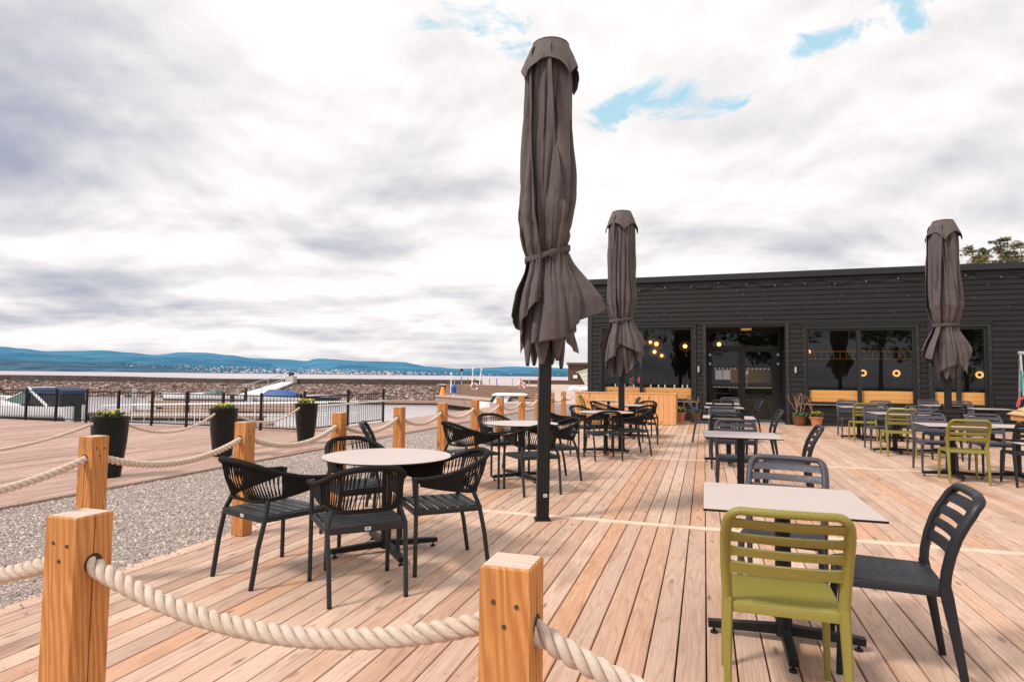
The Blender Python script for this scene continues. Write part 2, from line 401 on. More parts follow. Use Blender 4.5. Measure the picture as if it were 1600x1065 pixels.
    def build(s, name, mat, parent=None, smooth=None, kind=None, rnd=False, loc=None, solid=None, rz=0):
        me = bpy.data.meshes.new(name); me.from_pydata(s.v, [], s.f); me.update()
        if s.uv:
            for k, vals in s.uv.items():
                l = me.uv_layers.new(name=k)
                for lp in me.loops: l.data[lp.index].uv = vals[lp.vertex_index]
        if rnd:
            a = me.attributes.new('rnd', 'FLOAT', 'POINT'); a.data.foreach_set('value', s.rnd)
        me.materials.append(M[mat] if isinstance(mat, str) else mat)
        if smooth is not None:
            me.shade_smooth(); me.set_sharp_from_angle(angle=radians(smooth))
        o = bpy.data.objects.new(name, me); COL.objects.link(o)
        if parent: o.parent = parent
        if kind: o['kind'] = kind
        if loc: o.location = loc
        if rz: o.rotation_euler.z = rz
        if solid:
            md = o.modifiers.new('solid', 'SOLIDIFY'); md.thickness = solid; md.offset = 0
        return o

def tag(o, label, cat, group=None):
    o['label'] = label; o['category'] = cat
    if group: o['group'] = group
    return o
def thing(name, label, cat, loc=(0, 0, 0), rz=0, group=None):
    o = bpy.data.objects.new(name, None); COL.objects.link(o); o.location = loc; o.rotation_euler.z = rz; o.empty_display_size = .1
    return tag(o, label, cat, group)
KIDS = {}
def children(o): return [c for c in COL.objects if c.parent == o]
def dup(root, loc, rz=0, label=None, group=None, name=None):
    r = root.copy(); COL.objects.link(r); r.location = loc; r.rotation_euler.z = rz
    if label: r['label'] = label
    if group: r['group'] = group
    if root.name not in KIDS: KIDS[root.name] = [(c, children(c)) for c in children(root)]
    for ch, gs in KIDS[root.name]:
        c = ch.copy(); COL.objects.link(c); c.parent = r
        for g in gs:
            d = g.copy(); COL.objects.link(d); d.parent = c
    return r
# the harbour side runs square to another axis than the deck: HV turns harbour metres (right, away) into deck metres
HA = radians(17.4)
def H(xc, zc, z=0.): return Vector((xc*cos(HA)-zc*sin(HA), xc*sin(HA)+zc*cos(HA), z))
HM = Matrix.Rotation(HA, 4, 'Z')

# ------------------------------------------------------------------ SETTING: ground, deck, water
def sheet(name, pts, z, mat, kind='structure', label=None):
    b = MB(); b.add([(p[0], p[1], z) for p in pts], [tuple(range(len(pts)))]); return b.build(name, mat, kind=kind)

WZ = -1.0
# sea out to the horizon
b = MB(); R_ = 60000; b.add([(-R_, -R_, WZ-.02), (R_, -R_, WZ-.02), (R_, R_, WZ-.02), (-R_, R_, WZ-.02)], [(0, 1, 2, 3)]); b.build('sea', 'sea', kind='structure')
hb = [H(-90, 15), H(3, 15), H(3, 60), H(-90, 60)]
sheet('harbour_water', hb, WZ, 'water')

def planks(x0, x1, y0, y1, z, pitch, gap, th, segs=None, clip=None):
    """boards running along Y; one mesh with grain UVs"""
    b = MB(); ug = []; ul = []; x = x0
    cuts = segs or [(y0, y1)]
    while x < x1-1e-6:
        for (a, c) in cuts:
            if clip:
                a2, c2 = clip(x+pitch/2, a, c)
                if c2-a2 < .05: continue
            else: a2, c2 = a, c
            r = random.random(); b.r = r
            dz = random.uniform(-.0012, .0012)
            xa, xb = x+gap/2, x+pitch-gap/2; e = .003
            prof = [(xa, z-th), (xa, z-e+dz), (xa+e, z+dz), (xb-e, z+dz), (xb, z-e+dz), (xb, z-th)]
            vs = [(px, yy, pz) for yy in (a2+.0015, c2-.0015) for px, pz in prof]
            fs = [(i, i+1, 7+i, 6+i) for i in range(5)]
            fs = [tuple(reversed(f)) for f in fs] + [(0, 1, 2, 3, 4, 5), (11, 10, 9, 8, 7, 6)]
            b.add(vs, [tuple(f) for f in fs])
            off = random.random()*20; off2 = random.random()*50
            for px, py, pz in vs:
                ug.append(((px-xa)+off+(z-pz)*.5, py+off2)); ul.append(((px-xa)/(xb-xa), py))
        x += pitch
    b.uv = {'grain': ug, 'local': ul}; return b

SEAMS = [1.18, 6.0, 10.85, 15.65]
cuts = []; e0 = -1.5
for s_ in SEAMS: cuts.append((e0, s_-.055)); e0 = s_+.055
cuts.append((e0, 22.0))
RF = Vector((2.374, 20.294, 0)); FA = radians(-1.6)
def facade_y(x): return RF.y + (x-RF.x)*math.tan(FA)
def clipdeck(x, a, c):
    lim = facade_y(x)+.02
    if -.0 < x < 2.33: lim = facade_y(x)+1.42
    return a, min(c, lim)
deck = planks(-3.92, 13.0, 0, 0, 0., .14, .0085, .03, cuts, clipdeck).build('deck', 'deck', kind='structure', rnd=True)
b = MB(); ug = []; ul = []
for s_ in SEAMS:
    x = -3.92
    while x < 13:
        x2 = min(13, x+3.6); b.r = random.random(); n0 = len(b.v)
        b.bbox(x+.001, x2-.001, s_-.05, s_+.05, -.03, .0012, .003)
        o_ = random.random()*9
        for v in b.v[n0:]: ug.append((v[1]-s_+o_, v[0])); ul.append((.5, v[0]))
        x = x2
b.uv = {'grain': ug, 'local': ul}; b.build('deck_cross_boards', 'seam', kind='structure', rnd=True)
b = MB(); b.box(-3.90, 13, -1.5, 21.9, -.3, -.034); b.build('deck_underside', 'gap', kind='structure')
# gravel ground, boardwalk, sand
GZ = -.075
sheet('gravel_ground', [(-7.2, -40, 0), (60, -40, 0), (60, 34, 0), H(3, 33), H(-1.2, 33), (-9.3, 26.5, 0), (-9.3, 13, 0), (-7.2, 13, 0)], GZ, 'gravel')
b = MB(); b.box(-60, -7.2, -40, 12.95, -1.3, -.10); b.box(-9.42, -7.2, 12.95, 27, -1.3, -.10)
b.build('quay_wall', 'concrete', kind='structure')
def clipwalk(x, a, c): return a, (12.98 if x < -9.4 else 27.)
planks(-42, -7.05, 0, 0, -.05, .125, .008, .03, [(-3, 4.2), (4.2, 9.0), (9.0, 27.)], lambda x, a, c: (a, min(c, 12.98 if x < -9.42 else 27.))).build('boardwalk', 'walk', kind='structure', rnd=True)
b = MB(); b.bbox(-7.055, -7.0, -3, 27, -.11, -.045, .004); b.build('boardwalk_edge_board', 'pierwood', kind='structure')
# loose stones over the gravel bed
b = MB()
for i in range(26000):
    y = 1.6 + 12.5*random.random()**1.5; x = random.uniform(-6.98, -3.96)
    r = random.choice((.006, .009, .012, .016)); b.r = random.random()
    an = random.random()*6.28; q = [random.uniform(.7, 1.25) for _ in range(5)]
    vs = [(x+r*q[k]*cos(an+k*1.571), y+r*q[k]*sin(an+k*1.571)*random.uniform(.6, 1), GZ+r*.12) for k in range(4)] + [(x+random.uniform(-.3, .3)*r, y+random.uniform(-.3, .3)*r, GZ+r*random.uniform(.6, 1.1))]
    b.add(vs, [(0, 1, 4), (1, 2, 4), (2, 3, 4), (3, 0, 4)])
for i in range(260):
    x = -3.9+abs(random.gauss(0, .10)); y = random.uniform(1.5, 12); rr = random.choice((.004, .006, .009)); b.r = random.random(); b.blob((x, y, rr*.5), rr, 0, .25)
m, nt, bs = nmat('pebble'); g_ = nd(nt, 'ShaderNodeAttribute', attribute_name='rnd')
lk(nt, ramp(nt, g_.outputs['Fac'], GC), bs.inputs['Base Color']); bs.inputs['Roughness'].default_value = .9; M['pebble'] = m
b.build('gravel_stones', 'pebble', kind='stuff', rnd=True)
o = COL.objects['gravel_stones']; tag(o, 'small grey and beige stones of the gravel strip beside the deck', 'gravel')

# rising beach behind, in harbour metres
b = MB(); nx, ny = 40, 26; vs = []
for j in range(ny):
    for i in range(nx):
        t = i/(nx-1); zc = 32 + 48*(j/(ny-1)); xl = -1.2 + (2.6 if zc < 44 else 2.6-(zc-44)*.55); xl = max(xl, -7.5) if zc > 44 else max(-1.2, min(1.4, (zc-32)*.4-1.2))
        xc = xl + (75-xl)*t**1.6
        hz = -.072 + .52*min(1, max(0, (zc-36)/18))**1.2 + (.02*noise.noise(Vector((xc*.4, zc*.4, 0))) if zc > 34 else 0)
        if j == 0: hz = -.085
        p = H(xc, zc, hz); vs.append(p)
b.add(vs, [(j*nx+i, j*nx+i+1, (j+1)*nx+i+1, (j+1)*nx+i) for j in range(ny-1) for i in range(nx-1)])
b.build('beach', 'sand', kind='structure', smooth=60)
# stepped bank of dark timber
b = MB()
A0, A1 = (-4.6, 46), (1.5, 34); B0, B1 = (-6.2, 58), (3.0, 48)
for k in range(7):
    t0, t1 = k/7, (k+1)/7; z1 = -.06+.62*(t1)
    p = [(A0[0]+(B0[0]-A0[0])*t0, A0[1]+(B0[1]-A0[1])*t0), (A1[0]+(B1[0]-A1[0])*t0, A1[1]+(B1[1]-A1[1])*t0), (A1[0]+(B1[0]-A1[0])*t1, A1[1]+(B1[1]-A1[1])*t1), (A0[0]+(B0[0]-A0[0])*t1, A0[1]+(B0[1]-A0[1])*t1)]
    vs = [H(*q, -1.2) for q in p] + [H(*q, z1) for q in p]
    b.add(vs, [(0, 1, 5, 4), (1, 2, 6, 5), (2, 3, 7, 6), (3, 0, 4, 7), (4, 5, 6, 7)])
st = b.build('stepped_bank', simple('bank_timber', (.20, .12, .085), .9, 0, .3, 1.5, .2), kind='structure')

# hills (bearing tangent, elevation tangent) far across the water
def ridge(name, sky, D, base_in, mat, seed, amp):
    b = MB(); n = 260; rows = 14; xs = [p[0] for p in sky]; vs = []
    def top(x):
        for (a, ya), (c, yc) in zip(sky, sky[1:]):
            if a <= x <= c:
                t = (x-a)/(c-a); t = t*t*(3-2*t); return ya+(yc-ya)*t
        return sky[0][1] if x < xs[0] else sky[-1][1]
    for j in range(rows):
        v = j/(rows-1)
        for i in range(n):
            x = xs[0]+(xs[-1]-xs[0])*i/(n-1); d = D-base_in*(1-v)
            h = top(x)*D
            z = WZ + (h-WZ)*(v**.8) + (amp*noise.fractal(Vector((x*9, v*3, seed)), .8, 2., 4)*(.25+.75*v) if j else 0)
            vs.append(H(x*d, d, z))
    b.add(vs, [(j*n+i, j*n+i+1, (j+1)*n+i+1, (j+1)*n+i) for j in range(rows-1) for i in range(n-1)])
    return b.build(name, mat, kind='structure', smooth=80)
ridge('far_hills', [(-1.25, .040), (-1.0, .046), (-.833, .0392), (-.80, .0365), (-.755, .0320), (-.72, .0325), (-.667, .0347), (-.62, .0320), (-.578, .0283), (-.54, .0328), (-.50, .0325), (-.46, .0292), (-.417, .0242), (-.375, .0242), (-.333, .0210), (-.318, .0250), (-.25, .0222), (-.175, .0205), (-.16, .0180), (-.14, .0142), (-.083, .0112), (-.04, .0130), (.01, .0158), (.06, .0150), (.083, .0142), (.2, .012), (.5, .01), (1.2, .008)], 9000, 3200, 'hill_far', 3, 10)
ridge('middle_hills', [(-1.3, .030), (-.833, .030), (-.78, .0295), (-.70, .024), (-.62, .0225), (-.54, .0245), (-.47, .021), (-.40, .0165), (-.333, .0135), (-.26, .0150), (-.18, .0125), (-.10, .0075), (-.02, .0085), (.06, .0100), (.12, .008), (.3, .004)], 7200, 1500, 'hill_mid', 5, 9)
ridge('near_hills', [(-1.3, .020), (-.833, .0175), (-.74, .0170), (-.66, .0150), (-.60, .0135), (-.55, .0125), (-.48, .0088), (-.40, .0062), (-.333, .0058), (-.25, .0045), (-.15, .0035), (-.05, .0035), (.05, .0045), (.12, .003), (.3, .002)], 5200, 1300, 'hill_near', 8, 6)
# town: countless houses on the far shore
b = MB()
for i in range(700):
    x = random.choice((random.gauss(-.60, .10), random.gauss(-.42, .05), random.gauss(-.20, .05), random.gauss(-.30, .03), random.uniform(-.9, .1)))
    v = random.random()**1.8; d = 4050+900*v; el = .0125*max(.25, min(1, (-.05-x)*1.5+.25))*v
    s_ = random.uniform(1.4, 3.8); c = H(x*d, d-60, 2+el*d); m4 = Matrix.Translation(c) @ HM; b.r = random.random()
    w = s_*random.uniform(.8, 2.4); b.box(-w, w, -s_, s_, -6, s_*.55, m4)
    b.add([m4 @ Vector(q) for q in ((-w, -s_, s_*.55), (w, -s_, s_*.55), (w, s_, s_*.55), (-w, s_, s_*.55), (-w, 0, s_*1.2), (w, 0, s_*1.2))], [(0, 1, 5, 4), (2, 3, 4, 5), (0, 4, 3), (1, 2, 5)])
m, nt, bs = nmat('town_walls'); g_ = nd(nt, 'ShaderNodeAttribute', attribute_name='rnd')
lk(nt, ramp(nt, g_.outputs['Fac'], [(0, (.25, .32, .42)), (.5, (.45, .48, .55)), (.72, (.5, .33, .33)), (.9, (.62, .6, .64)), (1, (.9, .86, .86))]), bs.inputs['Base Color']); M['town'] = m
o = b.build('far_town', 'town', kind='stuff', rnd=True); tag(o, 'pale scattered houses of a town along the far shore below the blue hills', 'town')

# ------------------------------------------------------------------ breakwater
bw = thing('breakwater', 'long stone breakwater of piled rubble with a dark wall on its crest', 'breakwater')
b = MB(); n = 60
vs = []
for i in range(n):
    x = -75+68.5*i/(n-1)
    for (dz, z) in ((57.6, WZ-.3), (58.6, WZ+.05), (62, -.2), (64.5, .30), (70, .34)): vs.append(H(x, dz, z))
b.add(vs, [(i*5+k, (i+1)*5+k, (i+1)*5+k+1, i*5+k+1) for i in range(n-1) for k in range(4)])
b.add([H(-6.5, d, z) for d, z in ((57.6, -1.3), (62, -.2), (64.5, .30), (70, .34), (70, -1.3))], [(0, 1, 2, 3, 4)])
b.build('bank', simple('rubble_core', (.16, .11, .09), .95, 0, .4, 1.5, .4), bw)
b = MB()
for i in range(10500):
    t = random.random(); x = -72+random.random()*66.5 ; s_ = random.choice((.08, .10, .13, .17, .24))*(1.15-.5*t)
    zc = 58.1+t*6.2; z = WZ+.05+(zc-58.6)*.212 + random.uniform(-.05, .08)
    b.r = random.random(); c = H(x, zc, z); b.blob(c, s_, 0, .28, (1.2, 1, .75))
b.build('rubble', 'rock', bw, rnd=True)['kind'] = 'stuff'
b = MB(); vs = []; n = 80
for i in range(n):
    x = -78+74.8*i/(n-1); f = x/66
    h = .90 + (.02 if f < -.62 else 0) - .14*math.exp(-((x+31)/9.)**2) + .02*noise.noise(Vector((x*.8, 0, 0)))
    for dz, z in ((64.8, .26), (65.2, h-.06), (65.5, h), (67.5, h), (68, .4)): vs.append(H(x, dz+.15*noise.noise(Vector((x, 3, 0))), z))
b.add(vs, [(i*5+k, (i+1)*5+k, (i+1)*5+k+1, i*5+k+1) for i in range(n-1) for k in range(4)])
e = (n-1)*5; b.add([vs[e+k] for k in range(5)], [(0, 1, 2, 3, 4)])
b.build('crest_wall', 'darkbank', bw)
# ramp from crest to float
rp = thing('access_ramp', 'pale sloping ramp leading down the rocks of the breakwater', 'ramp', H(-23, 62))
inv = Matrix.Rotation(-0, 4, 'Z')
def local(o, p): return Vector(p)-o.location
b = MB(); p0, p1 = H(-22.8, 64.2, .5), H(-23.2, 57.2, -.62); q0, q1 = H(-24.0, 64.2, .5), H(-25.4, 57.2, -.62)
vs = [local(rp, p) for p in (p0, p1, q1, q0)]; b.add(vs+[v-Vector((0, 0, .15)) for v in vs], [(0, 3, 2, 1), (4, 5, 6, 7), (0, 1, 5, 4), (1, 2, 6, 5), (2, 3, 7, 6), (3, 0, 4, 7)])
b.build('walkway', 'white', rp)
b = MB()
for a_, c_ in ((p0, p1), (q0, q1)):
    a2, c2 = local(rp, a_), local(rp, c_); b.tube([a2+Vector((0, 0, .7)), c2+Vector((0, 0, .7))], .035)
    for t in (0, .33, .66, 1): q = a2.lerp(c2, t); b.tube([q, q+Vector((0, 0, .7))], .03)
b.build('handrail', 'alu', rp)
b = MB(); c = local(rp, H(-23.2, 64.8, .4)); b.box(c.x-.5, c.x+.5, c.y-.3, c.y+.3, c.z, c.z+.7); b.build('gate_post', 'concrete', rp)
b = MB(); b.blob((c.x, c.y, c.z+.85), .28, 1, .05); b.build('lamp_head', 'black', rp)

# ------------------------------------------------------------------ floating docks, piles, gangway, fences
def dock(xc, zc, L, w, lab, ang=0):
    t = thing('floating_dock', lab, 'dock', H(xc, zc, WZ), HA+ang, 'floating docks in the harbour')
    b = MB(); b.bbox(0, L, -w/2, w/2, .12, .34, .02); b.build('walkway', 'pierwood', t)
    b = MB(); b.box(.1, L-.1, -w/2+.05, w/2-.05, -.1, .12); b.build('float', 'hull', t)
    return t
dock(-24, 31.0, 11.5, 1.1, 'long brown floating dock nearest to the black fence')
dock(-20.5, 36.5, 9.0, .5, 'narrow dark dock finger right behind the motorboat with blue canopy')
dock(-23.0, 40.0, 9.5, .5, 'narrow dark dock finger beyond the motorboat, second from the near side')
dock(-26, 44.5, 12, .5, 'narrow dark dock finger farther out, third from the near side')
dock(-26.5, 49.5, 25, .7, 'long dark dock by the low white boat near the breakwater')
dock(-20.5, 33.5, 4.5, .6, 'short brown dock finger right of the first planter')
dock(-12.5, 25.5, 2.6, .8, 'short dark float seen through the fence left of the third planter')
for i, (xc, zc, h) in enumerate([(-20.3, 33.2, 1.5), (-16.6, 31.6, 1.35), (-13.4, 29.6, 1.3), (-19.6, 45.5, 1.3)]):
    b = MB(); b.cyl((0, 0, -.3), (0, 0, h), .11, .11, 10); o = b.build('mooring_pile', 'alu' if i == 0 else 'darkbank', loc=H(xc, zc, WZ), smooth=40)
    tag(o, ['pale steel mooring pile behind the first planter', 'dark mooring pile between the first and second planters', 'dark mooring pile left of the second planter', 'dark mooring pile near the low white boat'][i], 'pile', 'mooring piles')
# gangway with white rails behind the fence
gw = thing('gangway', 'gangway with white handrails sloping from the quay down to the floating docks', 'gangway', (-10, 15.0, 0))
b = MB(); a_, c_ = Vector((.4, 0, -.12)), Vector((-12, 3.5, -.72))
for t in range(1):
    dirv = (c_-a_).normalized(); sd = Vector((0, 0, 1)).cross(dirv).normalized()*.55
    vs = [a_+sd, a_-sd, c_-sd, c_+sd]; b.add(vs+[v-Vector((0, 0, .12)) for v in vs], [(0, 1, 2, 3), (7, 6, 5, 4), (0, 4, 5, 1), (1, 5, 6, 2), (2, 6, 7, 3), (3, 7, 4, 0)])
b.build('walkway', 'pierwood', gw)
for s_ in (-1, 1):
    b = MB(); off = sd*s_
    b.tube([a_+off+Vector((0, 0, .72)), c_+off+Vector((0, 0, .8))], .022, 6)
    b.tube([a_+off+Vector((0, 0, .38)), c_+off+Vector((0, 0, .42))], .012, 6)
    for k in range(9): q = a_.lerp(c_, k/8)+off; b.tube([q, q+Vector((0, 0, .75))], .012, 6)
    b.build('handrail', 'white', gw, smooth=50)

def fence(name, label, p, q, npost, bars, loc_h=.93, rail=None):
    p, q = Vector(p), Vector(q); t = thing(name, label, 'fence', p); d = q-p; L = d.length; dn = d.normalized()
    b = MB(); n = int(L/.10)
    for i in range(n+1): c = dn*(L*i/n); b.tube([(c.x, c.y, .07), (c.x, c.y, .85)], .0085, 4, False)
    b.build('bars', 'black', t)
    b = MB()
    for z in (.07, .86): b.sweep([(0, 0, z), (d.x, d.y, z)], (.03, .035), (0, 0, 1), 4, 8)
    b.build('rail', 'black', t)
    for i in range(npost+1):
        c = dn*(L*i/npost); b = MB(); b.box(c.x-.025, c.x+.025, c.y-.025, c.y+.025, 0, loc_h); b.build('post', 'black', t)
    if rail:
        b = MB(); c = dn*.0; nrm = Vector((-dn.y, dn.x, 0))*-.09
        b.tube([nrm+Vector((0, 0, .62)), nrm+Vector((d.x, d.y, .64))], .022, 6); b.build('handrail', 'white', t, smooth=50)
    return t
fence('quay_fence', 'long black bar fence along the quay edge in front of the motorboats', (-34, 12.9, -.05), (-9.45, 12.9, -.05), 21, True)
fence('quay_fence', 'short black bar fence with white handrail returning along the harbour basin', (-9.35, 12.9, -.05), (-9.3, 16.7, -.05), 2, True, 1.0, True)

# ------------------------------------------------------------------ boats
def hull(b, L, W, Hh, sheer=.15, n=14, z0=0.):
    rows = []
    for i in range(n+1):
        t = i/n; x = -L/2+L*t     # bow at +x
        w = W/2*(1-max(0, (t-.45)/.55)**2.2)*(.9+.1*min(1, t*4)); zz = Hh*(1+sheer*t*t*2)
        rows.append([(x, 0, z0-.25*(1-t**3)), (x-(.0), w*.62, z0-.12), (x+.25*t*t, w*.9, z0+zz*.45), (x+.45*t*t, w, z0+zz), ])
    vs = []
    for r in rows: vs += r + [(q[0], -q[1], q[2]) for q in reversed(r[1:])]
    k = 7
    fs = [(i*k+j, i*k+j+1, (i+1)*k+j+1, (i+1)*k+j) for i in range(n) for j in range(6) if j != 3]
    fs += [(i*k+3, (i+1)*k+3, (i+1)*k+4, i*k+4) for i in range(n)]
    fs += [tuple(range(k)), tuple(n*k+j for j in range(k))]
    # close keel loop
    fs += [(i*k+6, (i+1)*k+6, (i+1)*k, i*k) for i in range(n)]
    b.add(vs, fs)
def cabin(b, secs):
    """secs: list of (x, halfwidth_bottom, halfwidth_top, z0, z1)"""
    vs = []
    for x, wb, wt, z0, z1 in secs: vs += [(x, -wb, z0), (x, -wt, z1), (x, wt, z1), (x, wb, z0)]
    n = len(secs); fs = [(i*4+j, i*4+(j+1) % 4, (i+1)*4+(j+1) % 4, (i+1)*4+j) for i in range(n-1) for j in range(4)]
    fs += [(3, 2, 1, 0), tuple((n-1)*4+j for j in range(4))]; b.add(vs, fs)
# bow points to the left of the picture -> rotate so +x local = -xc
t = thing('motorboat', 'white motorboat with navy canopy and raked windscreen moored behind the black fence', 'boat', H(-23.6, 29.6, WZ), HA+pi-.05); t.scale = (.8, .8, .92)
b = MB(); hull(b, 7.2, 2.3, .78); b.build('hull', 'gel', t, smooth=50)
b = MB(); hull(b, 7.0, 2.34, .22, 0); b.build('waterline_band', 'hull', t, smooth=50)
b = MB(); cabin(b, [(-.9, .95, .9, .75, .98), (.6, .9, .8, .78, 1.06), (1.9, .7, .45, .82, 1.0), (2.8, .4, .2, .85, .9)]); b.build('foredeck', 'gel', t, smooth=60)
b = MB(); cabin(b, [(-1.3, .98, .85, .9, 1.55), (-1.1, .98, .84, .9, 1.55), (.35, .8, .62, 1.02, 1.06)]); b.build('windscreen', simple('boat_glass', (.10, .16, .15), .15), t)
b = MB()
for s_ in (-1, 1): b.sweep([(.35, s_*.8, 1.02), (-.4, s_*.82, 1.32), (-1.2, s_*.86, 1.62)], (.05, .05), None, 6); b.sweep([(-2.6, s_*1.0, .8), (-1.9, s_*.96, 1.3), (-1.3, s_*.9, 1.72)], (.09, .16), (0, 1, 0), 8)
b.sweep([(-1.3, -.9, 1.72), (-1.3, .9, 1.72)], (.16, .07), (1, 0, 0), 8); b.build('targa_arch', 'gel', t, smooth=50)
b = MB(); cabin(b, [(-3.35, 1.0, .95, .82, 1.35), (-3.2, 1.0, .9, .82, 1.62), (-2.2, 1.0, .88, .82, 1.66), (-1.45, .97, .86, .9, 1.62)]); b.build('canopy_side', 'blackcan', t, smooth=30)
b = MB(); cabin(b, [(-3.4, .97, .9, 1.42, 1.60), (-3.1, .99, .93, 1.44, 1.70), (-2.0, .99, .92, 1.46, 1.74), (-1.2, .95, .86, 1.46, 1.68), (-.9, .9, .8, 1.5, 1.6)]); b.build('canopy_top', 'navy', t, smooth=30)
b = MB(); b.box(-3.75, -3.45, -.2, .2, -.1, .85); b.build('outboard_motor', 'blackcan', t)
b = MB()
for s_ in (-1, 1):
    b.tube([(.4, s_*1.0, .85), (.5, s_*1.0, 1.18), (2.2, s_*.78, 1.22), (3.5, s_*.3, 1.28), (3.9, 0, 1.3)], .018, 5)
    for x, y in ((1.2, .98), (2.2, .78), (3.2, .42)): b.tube([(x, s_*y, .82), (x, s_*y, 1.21)], .015, 5)
b.build('bow_rail', 'alu', t)
b = MB()
for x in (.9, 1.9): b.bbox(x, x+.45, -1.165 if x < 1.5 else -1.02, -1.10 if x < 1.5 else -.95, .50, .60, .01)
b.build('porthole', 'hull', t)
t = thing('sailing_dinghy', 'white hull under grey cover at the far left behind the fence', 'boat', H(-33.0, 36.0, WZ), HA+pi)
b = MB(); hull(b, 7.5, 2.2, .8); b.build('hull', 'gel', t, smooth=50)
b = MB(); cabin(b, [(-2.8, .8, .5, .8, 1.05), (0, .85, .6, .82, 1.35), (2.4, .5, .2, .85, 1.1)]); b.build('cover', 'concrete', t, smooth=60)
t = thing('motorboat', 'long low white boat with dark hull side moored near the breakwater', 'boat', H(-23.6, 48.2, WZ), HA+pi)
b = MB(); hull(b, 6.6, 2.1, .62); b.build('hull', 'gel', t, smooth=50)
b = MB(); hull(b, 6.5, 2.14, .34, 0); b.build('waterline_band', 'hull', t, smooth=50)
b = MB(); cabin(b, [(-.6, .8, .6, .6, .92), (.8, .75, .5, .64, .80), (2.2, .4, .2, .7, .74)]); b.build('foredeck', 'gel', t, smooth=60)
b = MB(); cabin(b, [(-.8, .75, .62, .75, 1.05), (.2, .7, .5, .8, .84)]); b.build('windscreen', simple('boat_glass_green', (.12, .2, .18), .15), t)
t = thing('motorboat', 'small white boat under a bright blue tarpaulin below the ramp', 'boat', H(-18.3, 49.0, WZ), HA+pi)
b = MB(); hull(b, 4.4, 1.8, .5); b.build('hull', 'gel', t, smooth=50)
b = MB(); cabin(b, [(-1.3, .7, .3, .5, .8), (-.6, .8, .4, .5, 1.1), (.9, .75, .3, .5, 1.1), (1.5, .4, .1, .5, .7)]); b.build('tarpaulin', 'tarp', t, smooth=30)
b = MB(); hull(b, 4.3, 1.84, .2, 0); b.build('waterline_band', 'hull', t, smooth=50)
t = thing('motorboat', 'dark low boat moored at the dock right of the blue tarpaulin boat', 'boat', H(-15.6, 49.2, WZ), HA+pi)
b = MB(); hull(b, 3.6, 1.6, .55); b.build('hull', 'hull', t, smooth=50)
b = MB(); cabin(b, [(-1.2, .5, .4, .5, .7), (1., .4, .3, .55, .68)]); b.build('seat_bench', 'concrete', t)
t = thing('cabin_boat', 'white cabin boat with dark sloping windows seen behind the rope posts', 'boat', H(-.30, 37.6, WZ), HA+pi-.08); t.scale = (.72, .8, .9)
b = MB(); hull(b, 4.6, 2.0, .72); b.build('hull', 'gel', t, smooth=50)
b = MB(); cabin(b, [(-1.5, .85, .7, .7, 1.30), (-1.3, .85, .72, .7, 1.34), (.9, .8, .66, .7, 1.34), (1.45, .7, .5, .72, .8)]); b.build('cabin', 'gel', t, smooth=20)
b = MB(); cabin(b, [(-1.75, .86, .84, 1.34, 1.40), (-1.5, .9, .86, 1.34, 1.47), (.9, .86, .8, 1.35, 1.48), (1.15, .8, .72, 1.33, 1.38)]); b.build('roof', 'gel', t, smooth=60)
b = MB()
for s_ in (-1, 1):
    b.add([(1.02, s_*.74, 1.28), (1.36, s_*.70, .9), (1.12, s_*.76, .85), (.80, s_*.74, 1.28)], [(0, 1, 2, 3) if s_ > 0 else (3, 2, 1, 0)])
    b.add([(.45, s_*.775, 1.26), (.7, s_*.815, .95), (.35, s_*.82, .95), (.15, s_*.775, 1.26)], [(0, 1, 2, 3)]); b.add([(-.4, s_*.775, 1.26), (-.1, s_*.815, .95), (-.9, s_*.82, .95), (-1.1, s_*.775, 1.26)], [(0, 1, 2, 3)])
b.add([(1.0, -.62, 1.28), (1.0, .62, 1.28), (1.43, .6, .88), (1.43, -.6, .88)], [(0, 1, 2, 3)])
b.build('window', simple('boat_window', (.02, .02, .03), .15), t)

# wooden pier
t = thing('wooden_pier', 'low wooden pier faced with vertical boards at the end of the basin', 'pier', H(-3.3, 41, 0))
b = MB(); A, Bp = H(-5.4, 44.2), H(-.9, 37.4); d = (Bp-A); nrm = Vector((-d.y, d.x, 0)).normalized()*-1
nb = 52; l0 = t.location
for i in range(nb):
    p = A.lerp(Bp, i/nb); q = A.lerp(Bp, (i+.93)/nb); o2 = nrm*-.06*random.random()*0
    zt = -.05; zb = -.62-.10*i/nb
    vs = [Vector((v.x, v.y, z))-l0 for v in (p, q) for z in (zb, zt)]; vs += [v-nrm*.06 for v in vs]
    b.add(vs, [(0, 2, 3, 1), (4, 5, 7, 6), (0, 1, 5, 4), (2, 6, 7, 3), (1, 3, 7, 5), (0, 4, 6, 2)])
b.build('board_facing', 'pierwood', t)
b = MB(); vs = [Vector((v.x, v.y, -.045))-l0 for v in (A+nrm*.1, Bp+nrm*.1, Bp-nrm*2.2, A-nrm*2.2)]; b.add(vs+[v-Vector((0, 0, .1)) for v in vs], [(0, 1, 2, 3), (7, 6, 5, 4), (0, 4, 5, 1), (1, 5, 6, 2), (2, 6, 7, 3), (3, 7, 4, 0)]); b.build('deck_boards', simple('pier_top', (.45, .33, .28), .9, 0, .15, 3), t)
b = MB(); vs = [Vector((v.x, v.y, -.2))-l0 for v in (A-nrm*.3, Bp-nrm*.3, Bp-nrm*2., A-nrm*2.)]; b.add(vs+[v-Vector((0, 0, 1)) for v in vs], [(0, 1, 2, 3), (7, 6, 5, 4), (0, 4, 5, 1), (1, 5, 6, 2), (2, 6, 7, 3), (3, 7, 4, 0)]); b.build('understructure', 'darkbank', t)
t = thing('blue_mooring_pedestal', 'small blue service pedestal on a white post at the end of the wooden pier', 'pedestal', H(-3.95, 42.2, -.04))
